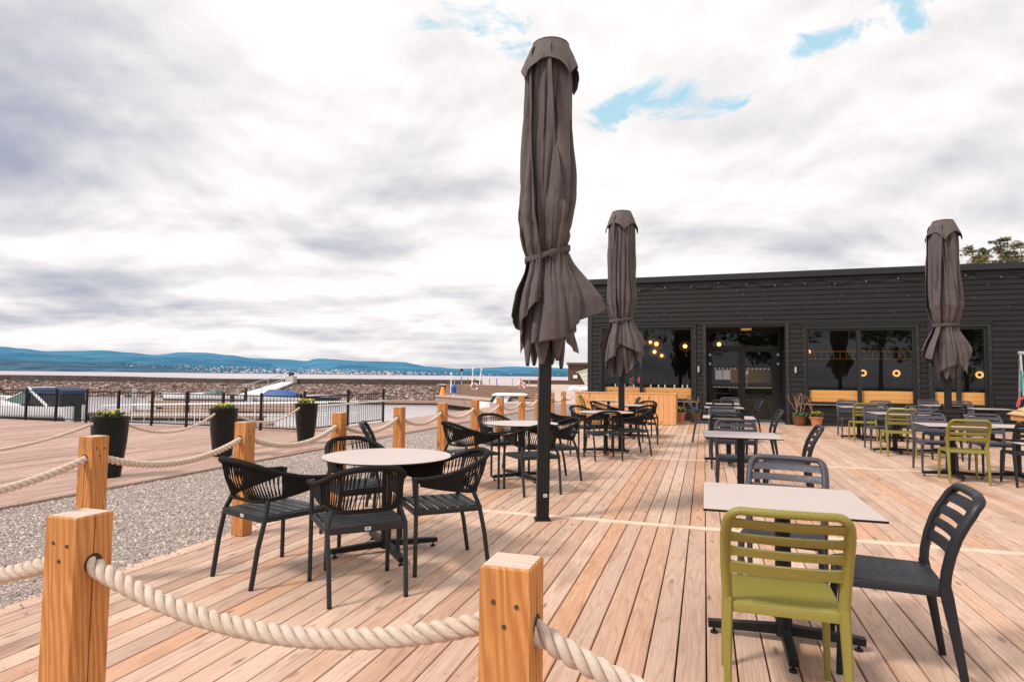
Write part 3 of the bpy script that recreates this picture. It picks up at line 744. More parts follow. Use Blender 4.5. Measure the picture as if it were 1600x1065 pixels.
b = MB(); b.cyl((0, 0, 0), (0, 0, .3), .05, .05, 8); b.build('post', 'white', t)
b = MB(); b.lathe([(.10, .2), (.19, .28), (.20, .62), (.13, .72), (.07, .82)], 10); b.build('cabinet', 'bluep', t, smooth=30)
t = tag(MB().lathe([(.26, 0), (.22, .05), (.12, .55), (.05, .62)], 12, caps=True).build('marker_buoy', 'orange', loc=H(-4.9, 43.9, -.04), smooth=40), 'orange and yellow marker buoy standing on the left end of the wooden pier', 'buoy')
# poles, masts and lifebuoys on the bank
def crest(u): return (B0[0]+(B1[0]-B0[0])*u, B0[1]+(B1[1]-B0[1])*u)
cols = ['alu', 'bluep', 'red', 'leaf', 'alu', 'brass', 'bluep', 'white', 'alu', 'red', 'alu', 'brass']
t = thing('promenade_railing', 'thin coloured poles of the railing along the top of the stepped bank', 'railing', H(-1.6, 53, .55))
for i in range(12):
    c = H(*crest(.1+.8*i/11), .55)-t.location; b = MB(); b.cyl((c.x, c.y, -.1), (c.x, c.y, .62), .035, .035, 6); b.build('post', cols[i], t)
b = MB(); c0 = H(*crest(.1), .55)-t.location; c1 = H(*crest(.9), .55)-t.location; b.tube([(c0.x, c0.y, .62), (c1.x, c1.y, .60)], .012, 4); b.build('rail', 'alu', t)
for lab, u, z, dd in (('white lifebuoy on the timber of the stepped bank', .38, .15, 6.), ('white lifebuoy with red stripes nearer the cabin boat', .78, .3, 3.)):
    p = H(crest(u)[0]-.2, crest(u)[1]-dd, z); t = thing('lifebuoy', lab, 'lifebuoy', p, HA, 'lifebuoys on the bank')
    b = MB(); b.tube([(.26*cos(a*pi/8), 0, .35+.26*sin(a*pi/8)) for a in range(16)], .065, 8, closed=True); b.build('ring', 'white', t, smooth=60)
    b = MB()
    for a0 in (0, 4, 8, 12): b.tube([(.26*cos((a0+k*.5)*pi/8), 0, .35+.26*sin((a0+k*.5)*pi/8)) for k in range(3)], .08, 8)
    b.build('stripe', 'red', t, smooth=60)
    b = MB(); b.cyl((0, .1, -.6), (0, .1, .4), .03, .03, 6); b.build('post', 'alu', t)
for i, (px, zc, h, lab) in enumerate([(-.0813, 60, 2.0, 'tall thin lamp post with dark head beyond the pier'), (-.0646, 62, 2.15, 'left one of two white swing masts beyond the bank'), (-.0530, 62, 2.15, 'right one of two white swing masts beyond the bank'), (-.0980, 47, 1.6, 'short white post beside the blue pedestal'), (-.0365, 56, 1.25, 'thick short white pole on the crest of the stepped bank')]):
    t = thing('mast' if i else 'lamp_post', lab, 'mast' if i else 'lamp post', H(px*zc, zc, -.1))
    b = MB(); lean = .35 if i == 1 else (-.0 if i != 2 else .3); lean = {1: .1, 2: .25}.get(i, 0); b.cyl((0, 0, 0), (lean, 0, h), .07 if i != 4 else .1, .04 if i != 4 else .1, 6); b.build('pole', 'white' if i else 'alu', t)
    b = MB(); b.blob((lean, 0, h), .10 if i else .16, 1, .1); b.build('head', 'black' if i == 0 else 'white', t)

# far brown building with glazed gable
t = thing('boat_house', 'dark brown flat-roofed building with a white glazed gable beyond the beach', 'building', H(8.3, 73, .42), HA-.12)
b = MB(); b.box(-1.6, 18, 0, 6, -.2, 2.35); b.build('wall', 'brownwood', t)
b = MB(); b.box(-1.75, 18.2, -.35, 6.2, 2.35, 2.62); b.build('roof', 'brownwood', t)
b = MB(); gy = -.2
b.add([(-.0+.45, gy, .1), (6, gy, .1), (6, gy, 2.25), (2.1, gy, 2.3), (-.3, gy, 1.45)], [(0, 1, 2, 3, 4)]); b.build('gable_glazing', simple('milky_glazing', (.62, .62, .50), .5), t)
b = MB()
for p, q in (((.45, .1), (-.3, 1.45)), ((-.6, 1.45), (2.1, 2.3)), ((2.1, 2.3), (6, 2.25)), ((.45, .1), (6, .1))): b.sweep([(p[0], gy-.03, p[1]), (q[0], gy-.03, q[1])], (.13, .1), (0, 1, 0), 4, 8)
for z in (.6, 1.1, 1.55): b.sweep([(.1, gy-.02, z), (6, gy-.02, z)], (.05, .05), (0, 1, 0), 4, 8)
for x in (1.1, 2.4, 3.7): b.sweep([(x, gy-.02, .1), (x, gy-.02, 2.1)], (.05, .05), (0, 1, 0), 4, 8)
b.build('glazing_frame', 'white', t)
b = MB(); b.box(-1.0, -.5, gy-.02, gy+.1, .75, 1.15); b.build('sign', 'white', t)
b = MB(); b.bbox(-2.5, 4.2, -.2, .2, 0, .52, .03); o = b.build('low_wall', 'brownwood', loc=H(3.7, 72, .42), rz=HA-.05); tag(o, 'low dark wall left of the brown boat house', 'wall')
for i, (xc, zc) in enumerate([(5.0, 49), (5.8, 48), (6.55, 49.5)]):
    b = MB(); b.blob((0, 0, 0), .42, 1, .15, (1.3, 1, .6)); o = b.build('boulder', 'white', loc=H(xc, zc, .38)); tag(o, 'pale boulder on the beach, %s of three in front of the boat house' % ('leftmost', 'middle one', 'rightmost')[i], 'boulder', 'pale boulders on the beach')

# ------------------------------------------------------------------ planters, posts, ropes
def leafy(b, n, r, z, h, s_=.03):
    for i in range(n):
        a = random.random()*6.28; rr = r*sqrt(random.random()); x, y = rr*cos(a), rr*sin(a); zz = z+h*random.random()
        d = Vector((random.gauss(0, 1), random.gauss(0, 1), random.gauss(.6, .7))).normalized(); e = d.orthogonal().normalized()*s_*.5; p = Vector((x, y, zz))
        b.add([p, p+d*s_*.5+e, p+d*s_, p+d*s_*.5-e], [(0, 1, 2, 3)])
def flowers(parent, r, z, h, n, mat, s_=.03):
    b = MB()
    for i in range(n):
        a = random.random()*6.28; rr = r*sqrt(random.random()); p = Vector((rr*cos(a), rr*sin(a), z+h*(.5+.5*random.random())))
        nn = Vector((random.gauss(0, .5), random.gauss(0, .5), 1)).normalized(); u = nn.orthogonal().normalized(); v = nn.cross(u)
        for k in range(5):
            a2 = k*1.257; dd = u*cos(a2)+v*sin(a2); ee = u*cos(a2+1.57)+v*sin(a2+1.57)
            b.add([p, p+dd*s_*.6+ee*s_*.3+nn*s_*.2, p+dd*s_+nn*s_*.35, p+dd*s_*.6-ee*s_*.3+nn*s_*.2], [(0, 1, 2, 3)])
    b.build('flowers', mat, parent)
PL = [(-7.75, 6.42, 'tall black planter with small yellow-green plants, nearest to the camera on the boardwalk'), (-7.93, 8.70, 'tall black planter with yellow flowers, middle one of three on the boardwalk'), (-7.86, 10.92, 'tall black planter full of yellow flowers, farthest of three on the boardwalk')]
for i, (x, y, lab) in enumerate(PL):
    t = thing('tall_planter', lab, 'planter', (x, y, -.049), 0, 'tall black planters on the boardwalk')
    b = MB(); prof = [(r_*.83, z_) for r_, z_ in [(.165, 0), (.185, .01), (.215, .2), (.25, .45), (.268, .68), (.275, .78), (.285, .79), (.285, .815), (.26, .815), (.25, .76), (.0, .75)]]
    b.lathe(prof, 40, caps=False); b.add([(.13*cos(k*pi/10), .13*sin(k*pi/10), 0) for k in range(20)], [tuple(range(20))]); b.build('pot', 'pot', t, smooth=45)
    b = MB(); b.lathe([(.207, .76), (.12, .79), (0.001, .80)], 20, caps=False); b.build('soil', 'soil', t)
    b = MB(); leafy(b, (170, 110, 120)[i], .17, .785, .075, .035); b.build('leaves', 'leaf', t)
    flowers(t, .15, .80, .10, (34, 50, 85)[i], 'yellow', .026)

def rope_pts(p, q, sag, n):
    p, q = Vector(p), Vector(q); return [p.lerp(q, i/n) - Vector((0, 0, sag*4*(i/n)*(1-i/n))) for i in range(n+1)]
def rope(p, q, sag, label, rad=.0248, pitch=.118, seg=10, nn=8, group='twisted ropes strung between the posts', phase=0):
    p, q = Vector(p), Vector(q); L = (q-p).length*1.02; n = max(12, int(L/pitch*seg)); pts = rope_pts(p, q, sag, n)
    side = Vector((0, 0, 1)).cross(q-p).normalized(); b = MB(); uvs = []
    sr = rad*.45; of = rad*.60
    for k in range(3):
        path = []; dist = 0
        for i, c in enumerate(pts):
            if i: dist += (c-pts[i-1]).length
            t = (pts[min(n, i+1)]-pts[max(0, i-1)]).normalized(); up = t.cross(side).normalized()*-1
            a = 2*pi*(k/3)-2*pi*dist/pitch+phase; path.append(c+side*cos(a)*of+up*sin(a)*of)
        b.sweep(path, (sr*2.1, sr*2.1), None, nn)
        for i in range(len(path)):
            for j in range(nn): uvs.append((i*pitch/seg*9+k, j/nn*.6+i*.02))
    b.uv = {'UVMap': uvs}; o = b.build('rope', 'rope', smooth=70); return tag(o, label, 'rope', group)
PH = .955; HZ = .815; PW = .058
def post(x, y, side, label):
    t = thing('rope_post', label, 'post', (x, y, 0), pi/2 if side else 0, 'timber rope posts around the deck')
    for s_ in (-1, 1):
        b2 = MB(); y0, y1 = (-PW, -.002) if s_ < 0 else (.002, PW)
        b2.bbox(-PW, PW, y0, y1, .001, PH, .004); b2.build('timber_half', 'post', t)
    b = MB(); b.box(-PW+.005, PW-.005, -PW+.006, PW-.006, PH-.01, PH+.0006); b.build('end_grain', 'posttop', t)
    for sx in (-1, 1):   # dark discs painted as the shade inside the drilled rope holes
        b = MB(); vs = [(sx*(PW+.0012), .0285*cos(k*pi/8), HZ+.0285*sin(k*pi/8)) for k in range(16)]; b.add(vs, [tuple(range(16)) if sx > 0 else tuple(reversed(range(16)))]); b.build('rope_hole_shade', 'gap', t)
    fy = -PW-.0015
    for sx, sz in ((-.025, PH-.075), (.028, PH-.08), (.0, PH-.125), (-.03, .42), (.03, .41)):
        b = MB(); b.sweep([(sx, fy+.002, sz), (sx, fy-.0012, sz)], (.010, .010), (1, 0, 0), 10); b.build('screw_head', 'screw', t)
    return t
ordn = ['first', 'second', 'third', 'fourth', 'fifth', 'sixth', 'seventh', 'eighth', 'ninth', 'tenth', 'eleventh', 'twelfth']
side_posts = [(-3.80, 3.04), (-3.78, 4.40), (-3.81, 5.88), (-3.81, 7.27), (-3.79, 8.62), (-3.79, 10.0), (-3.80, 11.4), (-3.78, 12.82), (-3.80, 14.22), (-3.79, 15.6), (-3.79, 16.98)]
for i, (x, y) in enumerate(side_posts):
    post(x, y, True, 'timber rope post on the gravel side of the deck, %s counted from the near end' % ordn[i])
post(-.42, 1.362, False, 'large timber rope post at the bottom middle of the picture')
post(-1.77, 1.385, False, 'large timber rope post at the bottom left of the picture')
post(.97, 1.362, False, 'timber rope post at the near edge, right of the bottom middle post, outside the view')
post(-3.78, 1.38, True, 'timber corner post of the rope fence just outside the left edge')
fr = [(-3.78, 1.38), (-1.77, 1.385), (-.42, 1.362), (.97, 1.362)]
rl = ['thick rope running out of the picture left from the bottom left post', 'thick rope sagging in front between the two big near posts', 'thick rope dropping right from the bottom middle post']
for i in range(3):
    (xa, ya), (xb, yb) = fr[i], fr[i+1]; rope((xa+PW-.02, ya, HZ), (xb-PW+.02, yb, HZ+.005), (.16, .115, .17)[i], rl[i], seg=16, nn=12, phase=i)
sp = [(-3.78, 1.38)]+side_posts+[(-3.80, 18.4)]
for i in range(len(sp)-1):
    (xa, ya), (xb, yb) = sp[i], sp[i+1]
    rope((xa, ya+PW-.02, HZ), (xb, yb-PW+.02, HZ), (.13, .12, .13, .125)[i % 4], 'rope on the gravel side, ' + ('between the corner post and the first side post' if i == 0 else ('between side posts %s and %s counted from the near end' % (ordn[i-1], ordn[i]) if i < len(sp)-2 else 'from the last side post to the wooden box')), seg=12 if i < 4 else 7, nn=10 if i < 4 else 6, phase=i*1.3)
pq = [(-8.1, 3.5)]+[(p[0], p[1]) for p in PL]
for i in range(3):
    (xa, ya), (xb, yb) = pq[i], pq[i+1]; d = Vector((xb-xa, yb-ya, 0)).normalized()*.225
    rope((xa+d.x*(i > 0), ya+d.y*(i > 0), .66), (xb-d.x, yb-d.y, .68), .21 if i else .24, ['rope running left from the nearest black planter', 'rope between the nearest and the middle black planter', 'rope between the middle and the farthest black planter'][i], rad=.020, pitch=.1, seg=8, nn=8, group='ropes strung between the black planters')
t = thing('tall_planter', 'tall black planter outside the left edge carrying the end of the rope', 'planter', (-8.1, 3.3, -.049), 0, 'tall black planters on the boardwalk')
b = MB(); b.lathe(prof, 40, caps=False); b.build('pot', 'pot', t, smooth=45); b = MB(); leafy(b, 200, .17, .78, .11, .05); b.build('leaves', 'leaf', t)

# wooden box at the far end of the deck
t = thing('plank_box', 'long planter box of upright orange planks at the far end of the rope fence', 'planter box', (-3.75, 18.5, 0), 0)
b = MB(); k = 0; x = 0
while x < 2.95: b.bbox(x+.003, min(2.95, x+.142), -.022, 0, .01, .89, .003); x += .145
x = 0
for sx in (0, 2.95):
    y = 0
    while y < 1.0: b.bbox(sx-.011, sx+.011, y+.003, y+.142, .01, .89, .003); y += .145
b.build('side_planks', 'boxwood', t)
b = MB(); b.bbox(-.03, 2.98, -.035, .09, .89, .925, .004); b.bbox(-.03, .09, .09, 1.1, .89, .924, .004); b.bbox(2.86, 2.98, .09, 1.1, .89, .924, .004); b.build('top_board', 'boxwood', t)
b = MB(); b.box(.02, 2.93, .02, 1.0, .1, .8); b.build('soil', 'soil', t)
b = MB()
for i in range(5):
    cx = .4+i*.55
    for j in range(60):
        p = Vector((cx+random.gauss(0, .1), .4+random.gauss(0, .1), .8+abs(random.gauss(0, .06)))); d = Vector((random.gauss(0, 1), random.gauss(0, 1), 1)).normalized()*.05; e = d.orthogonal().normalized()*.015; b.add([p, p+d*.5+e, p+d, p+d*.5-e], [(0, 1, 2, 3)])
b.build('plants', 'leaf', t)

# ------------------------------------------------------------------ furniture
def rope_chair(label):
    t = thing('rope_armchair', label, 'armchair', group='black rope armchairs around the round tables')
    def U(phi, k):    # rail curves, phi 0..pi from left front to right front
        c, s_ = cos(phi), sin(phi); sx = math.copysign(abs(c)**.62, c)
        if k == 0: return Vector((-.285*sx, .27-.60*s_**.78, .655+.15*s_**1.6))
        sx = math.copysign(abs(c)**.45, c); return Vector((-.264*sx*(1-.03*s_), .235-.46*s_**.6, .618-.085*s_**.5))
    ph = [pi*i/40 for i in range(41)]
    b = MB(); b.sweep([U(p, 0) for p in ph], [(.040+.006*sin(p), .034+.004*sin(p)) for p in ph], None, 8); b.sweep([U(p, 1) for p in ph], (.026, .026), None, 6)
    # solid woven ends where the two rails meet
    for side in (0, 1):
        vs = []; K = 8
        for i in range(K+1):
            p = (pi*.17*i/K); p = p if side == 0 else pi-p
            a, c = U(p, 0), U(p, 1); nrm = Vector((a.x, 0, 0)).normalized()*.012
            vs += [a+nrm, c+nrm, c-nrm, a-nrm]
        fs = [(i*4+j, i*4+(j+1) % 4, (i+1)*4+(j+1) % 4, (i+1)*4+j) for i in range(K) for j in range(4)]; b.add(vs, fs+[(0, 3, 2, 1), (K*4, K*4+1, K*4+2, K*4+3)])
    n = 58
    for i in range(n):
        p = pi*(.16+.68*i/(n-1)); q = p+(.045 if i % 2 else -.035); a, c = U(p, 0), U(min(pi, max(0, q)), 1)
        m_ = (a+c)/2+Vector((0, -.012*sin(p), 0)); b.sweep([a, m_, c], (.0078, .0078), None, 5, caps=False)
    b.build('woven_back', 'cord', t, smooth=60)
    def leg(pts, d): b = MB(); b.sweep(pts, d, (1, 0, 0), 8, 3); b.build('leg', 'metal', t, smooth=45)
    for s_ in (-1, 1):
        leg([(s_*.262, .262, 0.012), (s_*.262, .262, .40), (s_*.262, .262, .648)], (.028, .028))
        leg([(s_*.232, -.285, .012), (s_*.236, -.25, .25), (s_*.243, -.207, .44), (s_*.212, -.172, .540)], (.028, .030))
    for x, y in ((.262, .262), (-.262, .262), (.232, -.286), (-.232, -.286)): b = MB(); b.sweep([(x, y, 0), (x, y, .014)], (.030, .030), (1, 0, 0), 8); b.build('foot_cap', 'black', t, smooth=40)
    for s_ in (-1, 1): b = MB(); b.sweep([(s_*.262, .262, .648), (s_*.262, .262, .668)], (.036, .036), (1, 0, 0), 8, 3); b.build('arm_cap', 'metal', t, smooth=40)
    b = MB()
    b.bbox(-.245, .245, -.225, -.200, .405, .450, .004); b.bbox(-.26, .26, .245, .272, .405, .440, .004)
    for s_ in (-1, 1): b.sweep([(s_*.243, -.21, .427), (s_*.257, .255, .427)], (.026, .036), (1, 0, 0), 8, 4)
    b.build('seat_frame', 'metal', t, smooth=40)
    b = MB(); ys = [-.195+.0745*i for i in range(6)]
    for y in ys: b.bbox(-.232, .232, y, y+.060, .436, .449, .003)
    b.build('seat', 'metal', t)
    b = MB(); b.bbox(-.018, .018, -.2275, -.225, .417, .437, .0008); tg = b.build('maker_tag', 'tag', t)
    b = MB(); 
    for k, x in enumerate((-.008, -.001, .006)): b.box(x-.0028, x+.0028, -.2282, -.2276, .423, .432)
    b.build('tag_mark', 'tagink', tg)
    return t

def slat_chair(label, mat):
    t = thing('slatted_chair', label, 'chair', group='slatted stacking chairs around the square tables')
    # side uprights: y offset profile
    prof = [(.44, -.198), (.52, -.205), (.60, -.222), (.68, -.248), (.75, -.282), (.80, -.314), (.835, -.342)]
    def by(z):
        for (a, ya), (c, yc) in zip(prof, prof[1:]):
            if z <= c: return ya+(yc-ya)*max(0, (z-a)/(c-a))
        return prof[-1][1]
    def xw(z): return .218+.010*min(1, max(0, (z-.44)/.2))-.012*max(0, (z-.75)/.1)
    b = MB()
    # continuous hoop: left upright, rounded corner, top bar, right upright
    pts = [(-xw(z), by(z), z) for z in (.44, .52, .60, .68, .74, .785)]; R0 = .05; zt = .850
    for k in range(1, 7):
        a = pi/2*k/6; pts.append((-(xw(.8)-R0)-R0*cos(a), by(.785+R0*1.2*sin(a))-.0, .79+(zt-.79)*sin(a)))
    arc = [(-.11, -.012), (0, -.016), (.11, -.012)]
    full = pts + [(x, by(.84)+dy, zt+.001) for x, dy in arc] + [(-p[0], p[1], p[2]) for p in reversed(pts)]
    b.sweep(full, (.046, .034), None, 12, 2.6)
    # slats, bowed backwards in the middle
    for (z0, z1, th) in ((.775, .818, .014), (.712, .753, .014), (.648, .689, .014), (.572, .624, .016)):
        zc = (z0+z1)/2; K = 12; vs = []
        for i in range(K+1):
            x = -xw(zc)+2*xw(zc)*i/K; bow = -.026*(1-(2*i/K-1)**2); fl = .010*abs(2*i/K-1)**8
            for (zz, dy) in ((z0-fl*.6, th*.35), (z0-fl*.6+.004, -th*.5), (z1+fl*.6-.004, -th*.5), (z1+fl*.6, th*.35), (zc, th*.6)): vs.append((x, by(zz)+bow+dy, zz))
        fs = [(i*5+j, i*5+(j+1) % 5, (i+1)*5+(j+1) % 5, (i+1)*5+j) for i in range(K) for j in range(5)]; b.add(vs, fs)
    b.build('backrest', mat, t, smooth=50)
    # seat: dished shell with deep rim
    b = MB(); nx, ny = 12, 10; vs = []
    def sz(u, v): return .452-.014*(1-abs(2*u-1)**2.5)*(1-abs(2*v-1)**3) - .012*max(0, v-.85)/.15
    def sxy(u, v):
        x = (u-.5)*2; y = -.21+.43*v; w = .212+.012*v; c = 1-.04*max(0, v-.9)/.1; return x*w*c, y
    for j in range(ny+1):
        for i in range(nx+1):
            u, v = i/nx, j/ny; x, y = sxy(u, v); vs.append((x, y, sz(u, v)))
    top_n = len(vs)
    per = [i for i in range(nx+1)] + [(j*(nx+1)+nx) for j in range(1, ny+1)] + [ny*(nx+1)+i for i in range(nx-1, -1, -1)] + [j*(nx+1) for j in range(ny-1, 0, -1)]
    fs = [(j*(nx+1)+i, j*(nx+1)+i+1, (j+1)*(nx+1)+i+1, (j+1)*(nx+1)+i) for j in range(ny) for i in range(nx)]
    c0 = Vector((0, 0, 0))
    ring1 = [(vs[k][0]*1.03, vs[k][1]*1.02, vs[k][2]-.006) for k in per]; ring2 = [(vs[k][0]*1.035, vs[k][1]*1.025, .412) for k in per]; ring3 = [(vs[k][0]*.97, vs[k][1]*.97, .412) for k in per]; ring4 = [(vs[k][0]*.96, vs[k][1]*.96, .436) for k in per]
    P_ = len(per); vs += ring1+ring2+ring3+ring4
    for i in range(P_):
        j = (i+1) % P_; fs.append((per[i], top_n+i, top_n+j, per[j]))
        for r in range(3): fs.append((top_n+r*P_+i, top_n+(r+1)*P_+i, top_n+(r+1)*P_+j, top_n+r*P_+j))
    fs.append(tuple(top_n+3*P_+i for i in range(P_)))
    b.add(vs, fs)
    b.build('seat', mat, t, smooth=60)
    for s_ in (-1, 1):
        b = MB(); b.sweep([(s_*.222, -.270, 0.004), (s_*.222, -.238, .22), (s_*.219, -.205, .42), (s_*.218, -.198, .47)], [(.028, .032), (.034, .040), (.042, .052), (.044, .046)], (1, 0, 0), 8, 3); b.build('leg', mat, t, smooth=45)
        b = MB(); b.sweep([(s_*.224, .225, 0.004), (s_*.220, .215, .22), (s_*.212, .198, .425)], [(.026, .028), (.032, .036), (.040, .048)], (1, 0, 0), 8, 3); b.build('leg', mat, t, smooth=45)
    for x, y in ((.222, -.270), (.224, .225), (-.222, -.270), (-.224, .225)): b = MB(); b.sweep([(x, y, 0), (x, y, .006)], (.022, .024), (1, 0, 0), 8); b.build('foot_glide', 'tag', t)
    return t

def cross_base(t, arm, rot, h=.70):
    b = MB(); b.cyl((0, 0, .03), (0, 0, h), .040, .040, 20); b.build('pedestal', 'black', t, smooth=40)
    b = MB()
    for k in range(4):
        a = rot+k*pi/2; d = Vector((cos(a), sin(a), 0)); b.sweep([d*.02+Vector((0, 0, .066)), d*arm+Vector((0, 0, .050))], [(.050, .052), (.048, .036)], (-d.y, d.x, 0), 4, 10)
    b.build('base', 'black', t)
    for k in range(4):
        b = MB(); a = rot+k*pi/2; d = Vector((cos(a), sin(a), 0))*(arm-.03); b.lathe([(.021, 0), (.018, .012), (.007, .013), (.007, .036)], 12, (d.x, d.y, 0)); b.build('levelling_foot', 'black', t, smooth=40)
    b = MB(); b.bbox(-.2, .2, -.025, .025, h-.002, h+.024, .003); b.bbox(-.025, .025, -.2, .2, h-.001, h+.023, .003); b.build('top_bracket', 'black', t)
def round_table(label, rot=pi/4):
    t = thing('round_table', label, 'table', group='round cafe tables'); cross_base(t, .42, rot)
    b = MB(); b.lathe([(.488, .728), (.497, .732), (.50, .7385)], 96); b.build('edge_band', 'black', t, smooth=40)
    b = MB(); b.lathe([(.499, .7387), (.4985, .7402), (.30, .7404), (.001, .7404)], 96, caps=False); b.build('tabletop', 'top', t, smooth=30); return t
def square_table(label, rot=0):
    t = thing('square_table', label, 'table', group='square cafe tables'); cross_base(t, .38, rot)
    b = MB(); b.bbox(-.4, .4, -.4, .4, .727, .7385, .002); b.build('edge_band', 'black', t)
    b = MB(); b.bbox(-.3985, .3985, -.3985, .3985, .736, .7403, .001); b.build('tabletop', 'top', t); return t

RT = [(-2.38, 4.36, 'pale round table nearest to the camera, ringed by four rope armchairs', pi/4),
      (-2.37, 8.02, 'pale round table just left of the tallest umbrella pole', pi/4),
      (-1.72, 11.25, 'pale round table in front of the second umbrella pole', .1),
      (-1.62, 14.3, 'farthest pale round table, close to the plank box', .3)]
r0 = round_table(RT[0][2], RT[0][3]); r0.location = (RT[0][0], RT[0][1], 0)
for x, y, l, r in RT[1:]: dup(r0, (x, y, 0), r-pi/4, l)
D_ = radians
RC = [(-2.145, 3.575, 44, 'rope armchair with its back to the camera at the nearest round table'),
      (-2.88, 3.65, -18.7, 'rope armchair leftmost at the nearest round table, near the gravel'),
      (-1.865, 4.255, 130.5, 'rope armchair on the right side of the nearest round table'),
      (-2.80, 4.66, -128, 'rope armchair behind the nearest round table, back towards the gravel'),
      (-1.97, 7.17, 39.8, 'rope armchair partly hidden behind the tallest umbrella pole, back to the camera'),
      (-2.77, 7.13, -36.9, 'rope armchair at the left of the second round table, back to the camera'),
      (-1.93, 8.12, 128, 'rope armchair right of the second round table, just right of the umbrella pole'),
      (-2.82, 8.42, -132, 'rope armchair on the far left side of the second round table by a rope post'),
      (-1.63, 10.42, 26.8, 'rope armchair with its back to the camera at the third round table'),
      (-2.40, 10.50, -62.6, 'rope armchair left of the third round table, seen beside the tallest umbrella pole'),
      (-2.14, 11.62, -128, 'rope armchair behind the left side of the third round table'),
      (-1.26, 11.2, 118, 'rope armchair right of the third round table'),
      (-1.28, 13.0, 62-20, 'rope armchair right of the second umbrella pole, between the third and farthest round tables'),
      (-2.15, 13.95, -110, 'rope armchair left of the farthest round table'),
      (-1.35, 14.75, 165, 'rope armchair behind the farthest round table, in front of the plank box')]
c0 = rope_chair(RC[0][3]); c0.location = RC[0][0], RC[0][1], 0; c0.rotation_euler.z = D_(RC[0][2])
for x, y, r, l in RC[1:]: dup(c0, (x, y, 0), D_(r), l)

ST = [(.39, 3.59, 'square table nearest to the camera, beside the olive chair', 0),
      (.385, 7.47, 'second square table in the row leading to the glass door', 0),
      (.37, 10.72, 'third square table in the row leading to the glass door', 0),
      (.40, 14.22, 'fourth square table in the row leading to the glass door', 0),
      (.43, 16.35, 'fifth and farthest square table in the row leading to the glass door', 0),
      (3.38, 10.35, 'square table behind the nearest olive chair of the right-hand group', pi/4),
      (4.22, 10.5, 'square table at the right edge of the picture beside a dark chair', pi/4),
      (3.45, 13.42, 'square table of the middle olive chair in the right-hand group', pi/4),
      (4.25, 13.5, 'square table of the right-hand group in front of the right umbrella pole', pi/4),
      (3.42, 16.15, 'square table of the farthest olive chair, by the large window', pi/4),
      (4.25, 16.25, 'square table of the right-hand group, in the farthest full row on the right', pi/4),
      (3.46, 7.36, 'square table cut off by the right edge of the picture, nearest of the right-hand group', pi/4),
      (5.75, 18.3, 'square table close to the facade under the far right window', 0),
      (6.25, 16.7, 'square table right of the right umbrella pole, near the facade', 0),
      (-2.5, 16.85, 'square table in the far left corner in front of the plank box', 0)]
s0 = square_table(ST[0][2]); s0.location = ST[0][0], ST[0][1], 0
for x, y, l, r in ST[1:]: dup(s0, (x, y, 0), random.uniform(-.02, .02), l)

GR = slat_chair('olive green slatted chair nearest to the camera, back to the camera', 'green_pl'); GR.location = (.305, 2.975, 0)
GY = slat_chair('grey slatted chair facing the camera behind the nearest square table', 'grey_pl'); GY.location = (.45, 4.12, 0); GY.rotation_euler.z = D_(169)
DK = slat_chair('dark slatted chair turned sideways on the right side of the nearest square table', 'dark_pl'); DK.location = (.84, 3.48, 0); DK.rotation_euler.z = D_(90-6)
for x, y, r, l in [(3.36, 9.93, -3, 'olive green slatted chair nearest in the right-hand group'), (3.37, 12.95, 0, 'olive green slatted chair, middle one of the right-hand group'), (3.38, 15.62, 2, 'olive green slatted chair farthest in the right-hand group, by the large window'), (-2.95, 16.75, -90, 'olive green slatted chair in the far left corner by the plank box')]:
    dup(GR, (x, y, 0), D_(r), l)
for x, y, r, l in [(.36, 7.74+.05, 180, 'grey slatted chair facing the camera behind the second square table of the door row'),
                   (.30, 11.45, 180, 'grey slatted chair behind the third square table of the door row'),
                   (.62, 17.15, 176, 'light grey slatted chair farthest in the door row, in front of the glass door'),
                   (.02, 13.9, -90, 'grey slatted chair sideways on the left of the fourth square table, facing right'),
                   (3.34, 10.93, 178, 'grey slatted chair facing the camera behind the nearest olive chair'),
                   (4.12, 11.0, 181, 'grey slatted chair facing the camera behind the table at the right edge'),
                   (3.33, 13.92, 180, 'grey slatted chair facing the camera behind the middle olive chair'),
                   (4.10, 13.98, 180, 'grey slatted chair facing the camera, left of the right umbrella pole'),
                   (3.36, 16.72, 180, 'grey slatted chair facing the camera behind the farthest olive chair'),
                   (4.12, 16.82, 180, 'grey slatted chair facing the camera in the farthest row by the window'),
                   (5.72, 18.82, 180, 'grey slatted chair nearest to the facade, under the far right window'),
                   (6.22, 17.95, 185, 'grey slatted chair right of the right umbrella pole, near the facade')]:
    dup(GY, (x, y, 0), D_(r), l)
for x, y, r, l in [(.86, 7.5, 88, 'dark slatted chair sideways on the right of the second square table of the door row'),
                   (.86, 11.05, 92, 'dark slatted chair sideways on the right of the third square table of the door row'),
                   (1.0, 16.4, 100, 'dark slatted chair sideways on the right of the farthest table of the door row'),
                   (.32, 10.12, 0, 'dark slatted chair, back to the camera, before the third door row table'),
                   (.42, 15.85, 0, 'dark slatted chair, back to the camera, before the farthest door row table'),
                   (4.08, 9.88, -2, 'dark slatted chair with its back to the camera at the right edge of the picture'),
                   (3.98, 12.68, 0, 'black slatted chair with its back to the camera left of the right umbrella pole'),
                   (4.0, 15.68, 0, 'black slatted chair, back to the camera, farthest row of right-hand group'),
                   (5.35, 16.2, -20, 'black slatted chair between the right umbrella pole and the facade'),
                   (-3.22, 6.05, -64, 'dark slatted chair seen edge-on by the rope fence behind the nearest round table'),
                   (-1.95, 16.2, 100, 'dark slatted chair edge-on beside the far left square table')]:
    dup(DK, (x, y, 0), D_(r), l)

